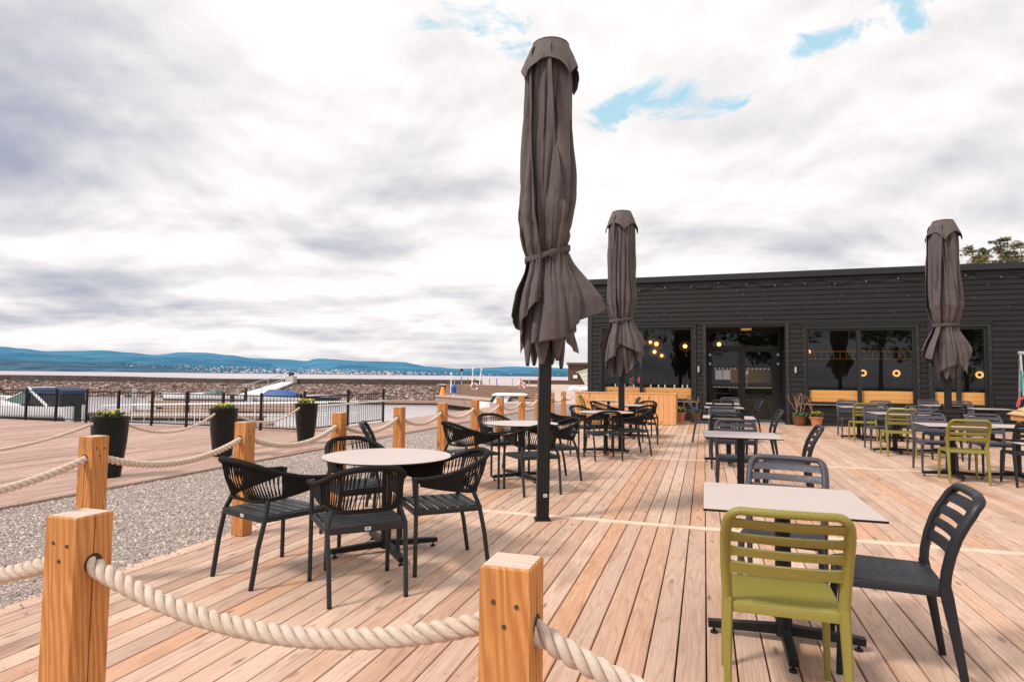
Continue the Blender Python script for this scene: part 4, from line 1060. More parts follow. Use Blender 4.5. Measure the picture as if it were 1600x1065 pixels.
# ------------------------------------------------------------------ umbrellas
def lerpk(keys, z):
    for (a, va), (c, vc) in zip(keys, keys[1:]):
        if a >= z >= c:
            t = (a-z)/(a-c); t = t*t*(3-2*t)*.5+t*.5; return va+(vc-va)*t
    return keys[0][1] if z > keys[0][0] else keys[-1][1]
def umbrella(x, y, Ht, rot, seed, label, tie_tilt, flaps):
    t = thing('parasol', label, 'parasol', (x, y, 0), rot, 'closed brown parasols on the deck'); rs = random.Random(seed)
    b = MB(); b.bbox(-.058, .058, -.048, .048, .012, Ht-.1, .006)
    b.build('pole', 'pole', t)
    b = MB()
    for sx in (-.03, 0, .03): b.bbox(sx-.004, sx+.004, -.0495, -.0478, .2, Ht-.5, .0006)
    b.build('pole_track', 'metal', t)
    b = MB(); b.bbox(-.075, .075, -.062, .062, .001, .02, .003); b.build('base_plate', 'black', t)
    b = MB(); b.bbox(.0, .036, -.0512, -.0502, .225, .255, .0003); tg = b.build('maker_tag', 'tag', t)
    b = MB(); b.box(.008, .028, -.0518, -.0514, .235, .245); b.build('tag_mark', 'tagink', tg)
    top = Ht; sF = 1.0
    prof = [(top-.03, .185), (top-.16, .235), (top-.42, .255), (top-.9, .275), (top-1.35, .295), (top-1.7, .298), (top-1.95, .245), (top-2.10, .192), (top-2.2, .205), (top-2.45, .27), (top-2.7, .30), (top-3.0, .30), (top-3.3, .29)]
    nz1 = lambda a, b_, c_: noise.noise(Vector((a, b_, c_+seed*7.3)))
    ph = [rs.random()*6.28 for _ in range(8)]; K = 5
    TZ = top-2.10
    def rad(th, z, k0=1.0):
        R = lerpk(prof, z); d = (top-z); below = max(0., (TZ-z))
        tw = .55*sin(d*1.1+ph[0])*min(1, d/1.5)+ (below*.9)
        # sharp creases between full folds, drifting with height
        a = th*K/2+ph[1]+tw+.55*nz1(cos(th)*1.3, sin(th)*1.3, d*.8)
        f1 = abs(sin(a)); f1 = f1**.55
        a2 = th*9/2+ph[2]-d*.9+.9*nz1(cos(th)*2, sin(th)*2, d*.9+4); f2 = abs(sin(a2))**.7
        A = .12+.26*min(1, d/1.2); 
        if below > 0: A = .20+.42*min(1, below/.5)
        near = math.exp(-((z-TZ)/.16)**2); A = A*(1-.55*near)
        r = R*(1-A*(1-f1)-.22*A*(1-f2)) 
        # fine gathers around the tie
        r += .010*math.exp(-abs(z-TZ)/.22)*sin(th*27+ph[3]+3*nz1(cos(th)*3, sin(th)*3, z))
        r *= 1+.10*nz1(cos(th)*1.1, sin(th)*1.1, z*.9+9)
        r += .012*nz1(cos(th)*5, sin(th)*5, z*3.5)
        return max(.075, r*k0)
    def tz(th): return TZ+tie_tilt*.5*cos(th-.4)
    # inner tube, then overlapping wrapped sheets; each ends in its own slanting hem
    def base(z):
        return lerpk(prof, z)
    b = MB(); nth = 120; vs = []
    for j_ in range(90):
        z = top-.08-(top-.08-(TZ-.5))*j_/89
        for i_ in range(nth): th = 2*pi*i_/nth; r = base(z)*(.74+.05*sin(th*7+z)); vs.append((r*cos(th), r*sin(th), z))
    b.add(vs, [(j_*nth+i_, (j_+1)*nth+i_, (j_+1)*nth+(i_+1) % nth, j_*nth+(i_+1) % nth) for j_ in range(89) for i_ in range(nth)]); b.build('canopy_lining', 'cloth', t, smooth=75)
    for q, (a0, W_, tw, zl, zm, zr, flare, rise) in enumerate(flaps):
        b = MB(); nu, nv = 84, 170; vs = []; a0 = a0-rot; sq = seed*3.1+q*11.7; z0 = top-.07
        for j_ in range(nv+1):
            v = j_/nv
            for i_ in range(nu+1):
                u = i_/nu          # 0 tucked edge .. 1 free leading edge
                um = .5
                zh = top - ((zl+(zm-zl)*(u/um)**.9) if u < um else (zm+(zr-zm)*((u-um)/um)**.9))
                z = z0+(zh-z0)*v; d = (top-z)/2.1; below = max(0., TZ-z)
                th = a0 - W_/2 + W_*u + tw*(d**1.6 if d < 1 else 1) + tw*.25*below
                R = base(z)*(.80+.19*u+.025*(q % 3))
                # long soft pleats, sharp at the valley
                g1 = noise.noise(Vector((th*1.15+sq, z*.42+sq, sq))); g2 = noise.noise(Vector((th*2.6-z*.8*tw+sq, z*.55, sq+5)))
                g3 = noise.noise(Vector((th*4.6+z*1.1, z*1.5, sq+9)))
                amp = .35+.65*min(1, max(0, (d-.02)/.35))
                near = math.exp(-((z-TZ)/.20)**2)
                c1 = (1-abs(2*g1)*1.0)**3; c2 = (1-min(1, abs(2.6*g2)))**2
                R += amp*(.062*g1-.058*c2+.026*g3)*(1-.55*near)
                # gathers running out of the strap
                gd = math.exp(-abs(z-TZ)/.30); gg = noise.noise(Vector((th*5.5+sq, z*.35, 3))); R += gd*(.030*(abs(gg)*2-.5)) + math.exp(-abs(z-TZ)/.10)*.007*sin(th*31+sq)
                # horizontal slump creases just above the strap
                sl = math.exp(-((z-(TZ+.35))/.28)**2); R += sl*.016*noise.noise(Vector((th*1.6, z*9+th*1.8, sq)))
                # free edge lifts and the lower corners flare
                R += .030*u**6 + rise*below*(.25+.75*u)*.9 + flare*(u**2.5)*min(1, below/.45)**1.3
                R += below*.05*sin(u*pi*2.2+sq)
                sk = tie_tilt*.5*cos(th-.4)*math.exp(-((z-TZ)/.5)**2)
                vs.append((R*cos(th), R*sin(th), z+sk))
        b.add(vs, [(j_*(nu+1)+i_, (j_+1)*(nu+1)+i_, (j_+1)*(nu+1)+i_+1, j_*(nu+1)+i_+1) for j_ in range(nv) for i_ in range(nu)])
        b.build('canopy', 'cloth', t, smooth=85, solid=.004)
    for k in range(6):
        a = ph[6]+k*2*pi/6+rs.uniform(-.25, .25); r = rs.uniform(.14, .23); zb = top-3.12-rs.uniform(0, .08)
        b = MB(); pts = [(r*.7*cos(a), r*.7*sin(a), TZ-.1), (r*1.0*cos(a), r*1.0*sin(a), TZ-.6), (r*1.0*cos(a), r*1.0*sin(a), zb+.16), (r*.98*cos(a), r*.98*sin(a), zb)]
        b.sweep(pts, [(.16, .05), (.19, .08), (.13, .06), (.045, .04)], (-sin(a), cos(a), 0), 12); b.build('rib_sleeve', 'cloth', t, smooth=60)
        b = MB(); b.cyl((r*.98*cos(a), r*.98*sin(a), zb+.01), (r*.98*cos(a), r*.98*sin(a), zb-.022), .018, .015, 10); b.build('rib_tip', 'black', t, smooth=40)
    # cap: short flared skirt with scalloped hem
    b = MB(); nth = 240; nrow = 26; vs = []; z0 = top
    for j in range(nrow+1):
        v = j/nrow
        for i in range(nth):
            th = 2*pi*i/nth; sc_ = abs(sin(th*2+ph[7])); L = .25+.17*(1-sc_**.8)+.03*nz1(cos(th)*2, sin(th)*2, 2)
            fold = abs(sin(th*4+ph[7]*2+.6*nz1(cos(th), sin(th), 5)))**.6
            r = .178+(.105+.055*(1-sc_))*v**.9; r *= 1-.12*(1-fold)*v*v; r += .006*nz1(cos(th)*6, sin(th)*6, v*3)
            vs.append((r*cos(th), r*sin(th), z0-L*v))
    b.add(vs, [(j*nth+i, (j+1)*nth+i, (j+1)*nth+(i+1) % nth, j*nth+(i+1) % nth) for j in range(nrow) for i in range(nth)]); b.build('cap', 'cloth', t, smooth=70, solid=.004)
    b = MB(); b.lathe([(.184, z0-.012), (.186, z0+.004), (.170, z0+.012), (.001, z0+.016)], 48, caps=False); b.build('cap_disc', 'blackcan', t, smooth=50)
    # tie strap
    b = MB(); n = 120
    pts = []
    for i in range(n):
        th = 2*pi*i/n; z = tz(th)+.0; r = base(TZ)*1.02+.022+.006*sin(th*5+seed); pts.append((r*cos(th), r*sin(th), z))
    b.sweep(pts, [(.012, .045+.010*sin(i*.9)) for i in range(n)], None, 6, closed=True, caps=False)
    # width axis must be vertical: rebuild as ribbon
    b = MB(); vs = []
    for i in range(n):
        th = 2*pi*i/n; p = pts[i]; w = .030+.006*sin(i*.7)
        for dz, dr in ((-w, .0), (-w*.4, .003), (w*.4, .004), (w, .0)): vs.append(((p[0]+dr*cos(th)), (p[1]+dr*sin(th)), p[2]+dz))
    b.add(vs, [(i*4+k, ((i+1) % n)*4+k, ((i+1) % n)*4+k+1, i*4+k+1) for i in range(n) for k in range(3)])
    b.build('tie_strap', simple('strap%d' % seed, (.07, .056, .052), .8, 0, .2, 60, .3), t, smooth=60, solid=.004)
    return t
# wrapped sheets: (bearing, width, twist, hem drop at tucked edge / middle / free edge, flare, spread)
FR = -pi/2     # bearing that faces the camera side
u1 = umbrella(-1.495, 5.80, 4.67, D_(22), 3, 'tallest closed brown parasol in the centre of the picture', .15,
         [(FR+3.1, 2.6, .3, 2.5, 3.1, 2.7, .0, .03), (FR+2.2, 2.5, .3, 2.9, 2.75, 2.3, .14, .10), (FR-1.7, 2.4, .5, 2.6, 3.08, 2.55, .0, .04), (FR+.05, 2.1, .55, 3.0, 2.95, 2.66, .20, .13), (FR-.75, 2.0, .75, 2.40, 2.55, 3.08, .0, .10)])
u1.rotation_euler = (0, .011, D_(22))
umbrella(-1.52, 11.9, 4.57, D_(10), 5, 'closed brown parasol in front of the left window of the restaurant', .06,
         [(FR+3.2, 2.6, .2, 2.5, 3.0, 2.6, .08, .08), (FR-1.6, 2.4, .2, 2.4, 3.1, 2.8, .02, .06), (FR+1.5, 2.5, .3, 3.1, 2.7, 2.4, .16, .16), (FR-.35, 2.1, .35, 3.15, 2.55, 2.75, .08, .10), (FR+.75, 1.8, .5, 2.35, 3.0, 2.5, .20, .14)])
umbrella(4.62, 14.3, 4.58, D_(-10), 11, 'closed brown parasol on the right in front of the large windows', .02,
         [(FR+3.2, 2.6, .2, 2.5, 3.0, 2.6, .08, .08), (FR+1.6, 2.4, -.2, 2.9, 2.8, 2.5, .22, .12), (FR-1.5, 2.3, -.3, 2.5, 2.65, 2.8, .10, .22), (FR+.55, 2.0, .3, 2.6, 3.1, 2.5, .16, .12), (FR-.3, 1.7, -.4, 2.45, 3.05, 2.9, .0, .08)])

# ------------------------------------------------------------------ restaurant
B = thing('restaurant_building', 'single-storey black timber restaurant with large windows and glass double door', 'building', RF, FA)
AL, AR, TOP = -6.07, 11.0, 4.56
DD = 1.5
openings = [(-5.62, -2.72, .66, 2.98), (-2.32, -.02, -1, 2.98), (.56, 3.38, .66, 2.88), (3.78, 5.10, .66, 2.88)]
PITCH_ = .145
def clad(b, u0, u1, z0, z1, to3):
    """lap boards between u0,u1 / z0..z1; to3(u, depth, z)"""
    z = math.floor(z0/PITCH_)*PITCH_
    while z < z1:
        a, c = max(z, z0), min(z+PITCH_, z1)
        if c-a > .004:
            fa = (a-z)/PITCH_; fc = (c-z)/PITCH_; ya, yc = -.022*(1-fa)-.002, -.022*(1-fc)-.002
            vs = [to3(u, y, zz) for u in (u0, u1) for (y, zz) in ((ya, a), (yc, c), (.0, c), (.0, a))]
            b.add(vs, [(0, 4, 5, 1), (1, 5, 6, 2), (3, 7, 4, 0), (0, 1, 2, 3), (7, 6, 5, 4), (2, 6, 7, 3)])
        z += PITCH_
b = MB(); f3 = lambda u, y, z: (u, y, z)
# front wall around the openings
xs = [AL+.1]+[e for o in openings for e in o[:2]]+[AR]
for i in range(0, len(xs), 2): clad(b, xs[i], xs[i+1], -.05, TOP, f3)
for (a, c, z0, z1) in openings:
    clad(b, a, c, z1, TOP, f3)
    if z0 > 0: clad(b, a, c, -.05, z0, f3)
# left end wall
clad(b, 0.1, 9.0, -.05, TOP, lambda u, y, z: (AL+y, u, z))
# recess side walls
clad(b, .02, DD, -.05, 2.98, lambda u, y, z: (-2.32-y*1., u, z)); clad(b, .02, DD, -.05, 2.98, lambda u, y, z: (-.02+y, u, z))
b.build('wall', 'clad', B)
b = MB()
b.box(AL, AR, .12, .2, 2.99, TOP-.01); b.box(AL+.03, AL+.15, .03, 9, 0, TOP-.01); b.box(AL+.1, openings[0][0], .02, .2, 0, 2.98); b.box(openings[0][0], -2.34, .06, .2, 0, .655); b.box(-2.71, -2.34, .03, .2, .655, 2.98)
b.box(0.0, .56, .03, .2, 0, 2.98); b.box(.56, 5.1, .06, .2, 0, .655); b.box(3.38, 3.78, .03, .2, .655, 2.98); b.box(5.1, AR, .02, .2, 0, 2.98)
b.box(-5.62, -2.72, .05, .2, 2.98, 3.0); b.box(.56, 5.1, .05, .2, 2.885, 3.0)
b.box(AL+.2, AR, 8.6, 9, 0, TOP-.01); b.box(AR-.1, AR, 0.2, 8.6, 0, TOP-.01)
b.build('inner_wall', 'intwall', B)
b = MB(); b.box(AL+.15, AR-.1, .2, 8.6, -.02, .05); b.box(-2.32, -.02, DD-.2, .22+DD, -.02, .045); b.build('interior_floor', 'intfloor', B)
b = MB(); b.box(AL+.15, AR-.1, .2, 8.6, 3.1, 3.14); b.box(-2.3, -.04, .02, DD+.2, 2.985, 3.05); b.build('ceiling', 'intwall', B)
b = MB(); b.box(AL-.06, AR, -.05, 9.1, TOP, TOP+.06); b.build('roof', 'roof', B)
b = MB(); b.bbox(AL-.075, AR, -.085, -.052, TOP-.10, TOP+.085, .004); b.bbox(AL-.105, AL-.075, -.085, 9.1, TOP-.10, TOP+.085, .004); b.build('roof_trim', 'metal', B)
b = MB(); b.bbox(AL-.04, AL+.1, -.035, .0, -.05, TOP-.10, .004); b.bbox(AL-.045, AL-.027, -.036, .1, -.05, TOP-.1, .003)
for x in (-2.42, -.02): b.bbox(x, x+.10, -.045, -.0, -.05, 3.08, .004)
b.build('corner_board', simple('trim_black', (.018, .017, .017), .6, 0, .2, 10, .1), B)
# interior recess walls (back side of the vestibule)
b = MB(); b.box(-2.42, -2.335, .2, DD+.2, 0, 3.05); b.box(-.005, .08, .2, DD+.2, 0, 3.05); b.build('vestibule_wall', 'intwall', B)

def window(a0, a1, z0, z1, mull, trims=True, lab=None):
    f = MB(); fw = .062; y0, y1 = .005, .07
    f.bbox(a0, a0+fw, y0, y1, z0, z1, .004); f.bbox(a1-fw, a1, y0, y1, z0, z1, .004); f.bbox(a0+fw, a1-fw, y0+.001, y1, z1-fw, z1, .004); f.bbox(a0+fw, a1-fw, y0+.001, y1, z0, z0+.05, .004)
    for m_ in mull: f.bbox(m_-.055, m_+.055, y0-.002, y1, z0+.05, z1-fw, .004)
    if trims:
        f.bbox(a0-.10, a0-.001, -.05, .004, z0-.03, z1+.10, .004); f.bbox(a1+.001, a1+.10, -.05, .004, z0-.03, z1+.10, .004); f.bbox(a0-.13, a1+.13, -.065, -.002, z1+.10, z1+.15, .004); f.bbox(a0, a1, -.045, .004, z1+.001, z1+.10, .004)
    w = f.build('window', 'frame', B)
    es = [a0+fw]+[m_ for m_ in mull for _ in (0,)]+[a1-fw]
    for i in range(len(es)-1):
        l = es[i]+(.055 if i else 0); r = es[i+1]-(.055 if i < len(es)-2 else 0)
        p = MB(); p.add([(l, .04, z0+.05), (r, .04, z0+.05), (r, .04, z1-fw), (l, .04, z1-fw)], [(0, 1, 2, 3)]); p.build('pane', 'glass', w)
    s_ = MB(); s_.bbox(a0-.12, a1+.12, -.11, -.026, z0-.045, z0-.03, .002); s_.build('sill', 'alu', w)
    return w
window(-5.62, -2.72, .66, 2.98, [-4.34]); window(.56, 3.38, .66, 2.88, [1.96]); window(3.78, 5.10, .66, 2.88, [4.42])
# glass door in the recess
dr = MB(); y0, y1 = DD, DD+.08
dr.bbox(-2.31, -2.26, y0, y1, .05, 2.98, .004); dr.bbox(-.09, -.03, y0, y1, .05, 2.98, .004); dr.bbox(-2.26, -.09, y0, y1, 2.90, 2.979, .004); dr.bbox(-2.26, -.09, y0-.001, y1, 2.33, 2.45, .004)
D0 = dr.build('door_frame', 'frame', B)
p = MB(); p.add([(-2.26, DD+.05, 2.45), (-.09, DD+.05, 2.45), (-.09, DD+.05, 2.9), (-2.26, DD+.05, 2.9)], [(0, 1, 2, 3)]); p.build('pane', 'glass', D0)
for (a0, a1, g0, g1) in ((-2.255, -1.24, -2.16, -1.345), (-1.235, -.095, -1.125, -.30)):
    d = MB(); d.bbox(a0, g0, y0-.01, y1-.01, .07, 2.325, .004); d.bbox(g1, a1, y0-.01, y1-.01, .07, 2.325, .004); d.bbox(g0, g1, y0-.009, y1-.01, 2.265, 2.325, .004); d.bbox(g0, g1, y0-.009, y1-.01, .07, .24, .004)
    dd = d.build('door', 'frame', B)
    p = MB(); p.add([(g0, DD+.03, .24), (g1, DD+.03, .24), (g1, DD+.03, 2.265), (g0, DD+.03, 2.265)], [(0, 1, 2, 3)]); p.build('pane', 'glass', dd)
    p = MB()
    def disc(x, z, r): p.add([(x+r*cos(k*pi/6), DD+.024, z+r*sin(k*pi/6)) for k in range(12)], [tuple(reversed(range(12)))])
    for i in range(6): disc(g0+.10+(g1-g0-.2)*i/5, 1.70, .028)
    for i in range(10): disc(g0+.05+(g1-g0-.1)*i/9, 1.08, .024)
    p.build('marking_dots', 'glassdot', dd)
    hx = g1+.05 if a0 < -2 else a0+.04
    if a0 > -2:
        p = MB(); p.tube([(hx, y0-.01, 1.50), (hx+.09, y0-.07, 1.50), (hx+.12, y0-.07, 1.46), (hx+.12, y0-.07, 1.12), (hx+.09, y0-.07, 1.08), (hx, y0-.01, 1.08)], .013, 8); p.build('handle', 'corner', dd, smooth=50)
        p = MB(); p.bbox(hx+.09, hx+.17, y0-.018, y0-.0105, 1.52, 1.63, .001)
        p.build('door_notice', 'paper', dd)
    else:
        p = MB()
        for k in range(2): p.bbox(g0+.09+k*.25, g0+.32+k*.25, DD+.020, DD+.026, 1.33, 1.65, .0005)
        p.build('paper_notice', 'paper', dd)
    for z in (1.86, 2.16):
        p = MB(); sx = a0+.02 if a0 < -2 else a1-.02
        p.bbox(sx-.02, sx+.02, y0-.045, y0-.011, z-.05, z+.05, .003); p.bbox(sx-.05, sx+.05, y0-.04, y0-.012, z-.015, z+.015, .003); p.build('hinge', 'corner', dd)
b = MB(); b.bbox(-1.28, -.98, -.03, .04, 2.86, 2.93, .004); b.build('entrance_lamp', 'brass', B)
b = MB(); b.bbox(-2.28, -.06, .02, DD-.02, .004, .03, .004); b.build('door_mat', 'mat', B)
for a in (-2.55, .25):
    b = MB(); b.cyl((a, -.06, 1.56), (a, -.06, 1.74), .035, .035, 12); b.build('wall_lamp', 'alu', B, smooth=40)
# small screw heads and fixings along the trims
def fixing(x0, z, y0, y1): b = MB(); b.box(x0-.007, x0+.007, y0, y1, z-.007, z+.007); b.build('screw_head', 'corner', B)
for a in [-5.7, -2.66, -2.37, .03, .48, 3.44, 3.72, 5.16]:
    for k in range(6): fixing(a, .4+.46*k+random.uniform(-.05, .05), -.056, -.0505)
for k in range(36): fixing(AL+.4+random.random()*12, 3.15+random.random()*1.1, -.034, -.022)

# string of lamps under the roof trim
t = thing('string_lights', 'dark cable with small round bulbs draped under the roof edge of the restaurant', 'string lights', RF, FA)
b = MB(); bb = MB(); pts = []; npt = 220
for i in range(npt):
    a = -4.4+15*i/(npt-1); u = (a*1.05) % 1.0; z = 4.40-.15*(4*u*(1-u))+.02*sin(a*3); pts.append((a, -.05, z))
b.tube(pts, .010, 5); b.build('cable', 'black', t)
for i in range(0, npt, 12): p = pts[i]; bb.blob((p[0], p[1]-.01, p[2]-.03), .012, 1, .02)
bb.build('bulbs', 'bulb', t)

# interior: pendant lamps, benches, wall lights, tables, seated guest
def W(a, y, z): v = Matrix.Rotation(FA, 4, 'Z') @ Vector((a, y, z)); return RF+v
for i, (a, y, z, r, lab) in enumerate([(-4.40, 3.2, 2.70, .10, 'glowing globe lamp highest in the cluster behind the left window'), (-4.16, 3.0, 2.62, .13, 'largest glowing globe lamp in the cluster behind the left window'), (-4.24, 3.1, 2.33, .11, 'glowing globe lamp low in the cluster behind the left window'), (-3.95, 2.8, 2.18, .09, 'smallest glowing globe lamp, lowest of the cluster behind the left window'), (-3.13, 3.0, 2.53, .12, 'single glowing globe lamp at the right of the left window'), (-1.95, 3.1, 2.60, .12, 'glowing globe lamp seen through the glass above the door'), (-5.25, 3.0, 2.5, .1, 'glowing globe lamp at the far left of the left window'), (1.0, 3.0, 2.32, .08, 'small glowing lamp at the left of the large window')]):
    t = thing('pendant_lamp', lab, 'lamp', W(a, y, z), 0, 'pendant lamps inside the restaurant')
    b = MB(); b.blob((0, 0, 0), r*.62, 2, .0); b.build('globe', 'lamp', t, smooth=80)
    b = MB()
    for k in range(9):
        an = k*pi/9; b.tube([(1.75*r*sin(q*pi/10)*cos(an), 1.75*r*sin(q*pi/10)*sin(an), 1.5*r*cos(q*pi/10)) for q in range(21)], .0035, 4, caps=False)
    for q in (-.6, 0, .6): rr = 1.75*r*sqrt(1-q*q); b.tube([(rr*cos(k*pi/10), rr*sin(k*pi/10), 1.5*r*q) for k in range(20)], .0035, 4, closed=True)
    b.build('lamp_cage', 'cage', t)
    b = MB(); b.cyl((0, 0, 1.5*r), (0, 0, 3.1-z), .006, .006, 5); b.build('cord', 'black', t)
for i, (a, z) in enumerate([(2.62, 1.60), (3.60, 1.60), (5.9, 1.57)]):
    t = thing('ring_wall_lamp', 'round brass wall lamp with dark centre, %s on the wall inside the large windows' % ('left one', 'middle one', 'rightmost one')[i], 'lamp', W(a*1.0, 3.0, z), FA, 'ring lamps inside the restaurant')
    b = MB(); b.tube([(.085*cos(k*pi/12), 0, .085*sin(k*pi/12)) for k in range(24)], .030, 8, closed=True); b.build('glow_ring', 'ring', t, smooth=70)
    b = MB(); b.cyl((0, -.03, 0), (0, .05, 0), .045, .045, 16); b.build('centre_cap', 'black', t, smooth=40)
t = thing('partition_wall', 'dark boarded partition wall inside behind the large windows', 'partition', RF, FA)
b = MB(); clad(b, .3, 7.5, .05, 3.08, lambda u, y, z: (u, 3.1+y, z)); b.build('boarding', 'intwall', t)
b = MB(); b.bbox(.9, 6.6, 2.7, 2.74, 2.30, 2.33, .002); b.bbox(.9, 6.6, 2.7, 2.74, 2.05, 2.07, .002)
for k in range(30): x = .95+k*.19; b.box(x-.008, x+.008, 2.71, 2.73, 2.07, 2.30)
b.build('hanging_shelf', 'brass', t)
for i, (a0, a1, lab) in enumerate([(-5.55, -2.78, 'orange timber bench back behind the left window'), (.64, 3.32, 'orange timber bench back behind the large window'), (3.86, 5.04, 'orange timber bench back behind the far right window')]):
    t = thing('window_bench', lab, 'bench', RF, FA, 'timber benches behind the windows')
    b = MB()
    for k in range(3): b.bbox(a0, a1, .10, .13, .68+k*.125, .80+k*.125, .003)
    b.build('backrest', 'inwood', t); b = MB(); b.bbox(a0, a1, .135, .60, .44, .48, .004); b.build('seat', 'inwood', t)
    b = MB(); b.bbox(a0, a1, .68, .72, .05, .44, .003); b.build('bench_front', 'inwood', t)
# little candle glasses standing on the bench backs
for i in range(9):
    a = (-5.2, -4.9, -4.6, -4.05, -3.8, -3.6, -3.3, -3.05, -2.9)[i]; b = MB(); b.lathe([(.022, 0), (.026, .03), (.022, .075), (.010, .10)], 10); o = b.build('candle_glass', 'white', loc=W(a, .115, 1.053), smooth=50)
    tag(o, 'small white candle glass on the bench back behind the left window, %s from the left' % ordn[i], 'candle glass', 'candle glasses in the left window')
rw = random.Random(4)
for i, (a, y) in enumerate([(-.9, 3.6), (-1.6, 4.6), (-.4, 5.2)]):
    dup(s0, W(a, y, .05), .3*i, 'table standing inside behind the glass door, %s from the entrance' % ordn[i], 'tables inside the restaurant')
    dup(DK, W(a+.1, y-.55, .05), FA+.2*i, 'dark chair inside behind the glass door at the %s table from the entrance' % ordn[i], 'chairs inside the restaurant')
t = thing('sideboard', 'orange timber sideboard inside behind the right leaf of the glass door', 'sideboard', W(-.8, 6.2, .05), FA)
b = MB(); b.bbox(-.8, .8, 0, .4, .9, .95, .003); b.bbox(-.8, -.76, 0, .4, 0, .9, .003); b.bbox(.76, .8, 0, .4, 0, .9, .003); b.build('carcass', 'inwood', t)
b = MB(); b.bbox(-.75, .75, .01, .39, .45, .48, .003); b.build('shelf', 'inwood', t)
b = MB(); b.bbox(-.75, .75, .02, .04, 1.15, 1.75, .003); b.build('picture_board', 'brass', t)

# seated guest inside the left window
def skin_body(name, joints, edges, mat, parent, sub=1):
    me = bpy.data.meshes.new(name); me.from_pydata([j[0] for j in joints], edges, []); o = bpy.data.objects.new(name, me); COL.objects.link(o); o.parent = parent
    sk = o.modifiers.new('skin', 'SKIN'); sk.use_smooth_shade = True
    for v, j in zip(me.skin_vertices[0].data, joints): v.radius = (j[1], j[1]*(j[2] if len(j) > 2 else 1))
    me.skin_vertices[0].data[0].use_root = True
    ss = o.modifiers.new('sub', 'SUBSURF'); ss.levels = ss.render_levels = sub+1; me.materials.append(M[mat]); return o
G = thing('person', 'seated guest with brown hair and blue jumper behind the left window', 'person', W(-4.72, .60, .02), FA+pi*.96)
body = skin_body('body', [((0, 0, .52), .13), ((0, .02, .72), .125), ((0, .03, .92), .14), ((0, .02, 1.03), .09), ((0, .02, 1.09), .052), ((0, 0, 1.16), .06), ((0, .0, 1.24), .088), ((0, .005, 1.31), .07),
     ((.17, .02, .99), .055), ((.24, -.02, .75), .044), ((.16, -.22, .70), .034), ((.13, -.27, .71), .02), ((-.17, .02, .99), .055), ((-.24, -.02, .75), .044), ((-.16, -.22, .70), .034), ((-.13, -.27, .71), .02),
     ((.10, -.2, .54), .085), ((.12, -.42, .54), .065), ((.12, -.45, .28), .05), ((.12, -.43, .10), .038), ((.12, -.52, .06), .035), ((-.10, -.2, .54), .085), ((-.12, -.42, .54), .065), ((-.12, -.45, .28), .05), ((-.12, -.43, .10), .038), ((-.12, -.52, .06), .035)],
     [(0, 1), (1, 2), (2, 3), (3, 4), (4, 5), (5, 6), (6, 7), (3, 8), (8, 9), (9, 10), (10, 11), (3, 12), (12, 13), (13, 14), (14, 15), (0, 16), (16, 17), (17, 18), (18, 19), (19, 20), (0, 21), (21, 22), (22, 23), (23, 24), (24, 25)], 'skin', G)
skin_body('jumper', [((0, 0, .55), .148), ((0, .02, .72), .142), ((0, .03, .92), .158), ((0, .02, 1.04), .09), ((.18, .02, .99), .068), ((.245, -.02, .75), .056), ((.17, -.2, .705), .046), ((-.18, .02, .99), .068), ((-.245, -.02, .75), .056), ((-.17, -.2, .705), .046)], [(0, 1), (1, 2), (2, 3), (3, 4), (4, 5), (5, 6), (3, 7), (7, 8), (8, 9)], 'jumper', G)
skin_body('trousers', [((0, 0, .5), .14), ((.10, -.2, .535), .098), ((.12, -.42, .535), .078), ((.12, -.45, .28), .063), ((.12, -.435, .12), .055), ((-.10, -.2, .535), .098), ((-.12, -.42, .535), .078), ((-.12, -.45, .28), .063), ((-.12, -.435, .12), .055)], [(0, 1), (1, 2), (2, 3), (3, 4), (0, 5), (5, 6), (6, 7), (7, 8)], 'jeans', G)
b = MB(); b.blob((0, .03, 1.27), .108, 2, .03, (.95, 1., 1.1)); b.blob((0, .06, 1.16), .085, 2, .04, (1, .7, 1.3)); b.v = [v for v in b.v]; b.build('hair', 'hair', G, smooth=70)
b = MB(); b.blob((0, -.092, 1.23), .016, 1, 0, (.7, 1, 1.3)); b.build('nose', 'skin', G, smooth=70)
b = MB()
for s_ in (-1, 1): b.blob((s_*.032, -.082, 1.25), .011, 1, 0)
b.build('eyes', 'black', G, smooth=70)
b = MB(); b.blob((0, -.084, 1.19), .018, 1, 0, (1.2, .4, .3)); b.build('mouth', 'pink', G, smooth=70)
for s_ in (-1, 1):
    b = MB(); hx, hy, hz = s_*.13, -.27, .712; b.blob((hx, hy, hz), .034, 1, .03, (.9, 1.2, .45))
    for k in range(4): x = hx-.024+.016*k; L = (.055, .066, .07, .058)[k]; b.sweep([(x, hy-.03, hz+.003), (x, hy-.03-L*.6, hz+.004), (x, hy-.03-L, hz-.01)], [(.017, .015), (.015, .013), (.011, .010)], (1, 0, 0), 6)
    b.sweep([(hx-s_*.028, hy+.0, hz), (hx-s_*.048, hy-.03, hz), (hx-s_*.05, hy-.052, hz-.004)], [(.02, .016), (.016, .014), (.012, .01)], None, 6); b.build('hand', 'skin', G, smooth=60)
b = MB(); b.blob((0, 0, .08), .06, 1, .3, (.7, .4, 2.)); o = b.build('pink_bouquet', 'pink', loc=W(-4.45, .33, 1.2)); tag(o, 'pink paper bouquet beside the seated guest in the left window', 'bouquet')

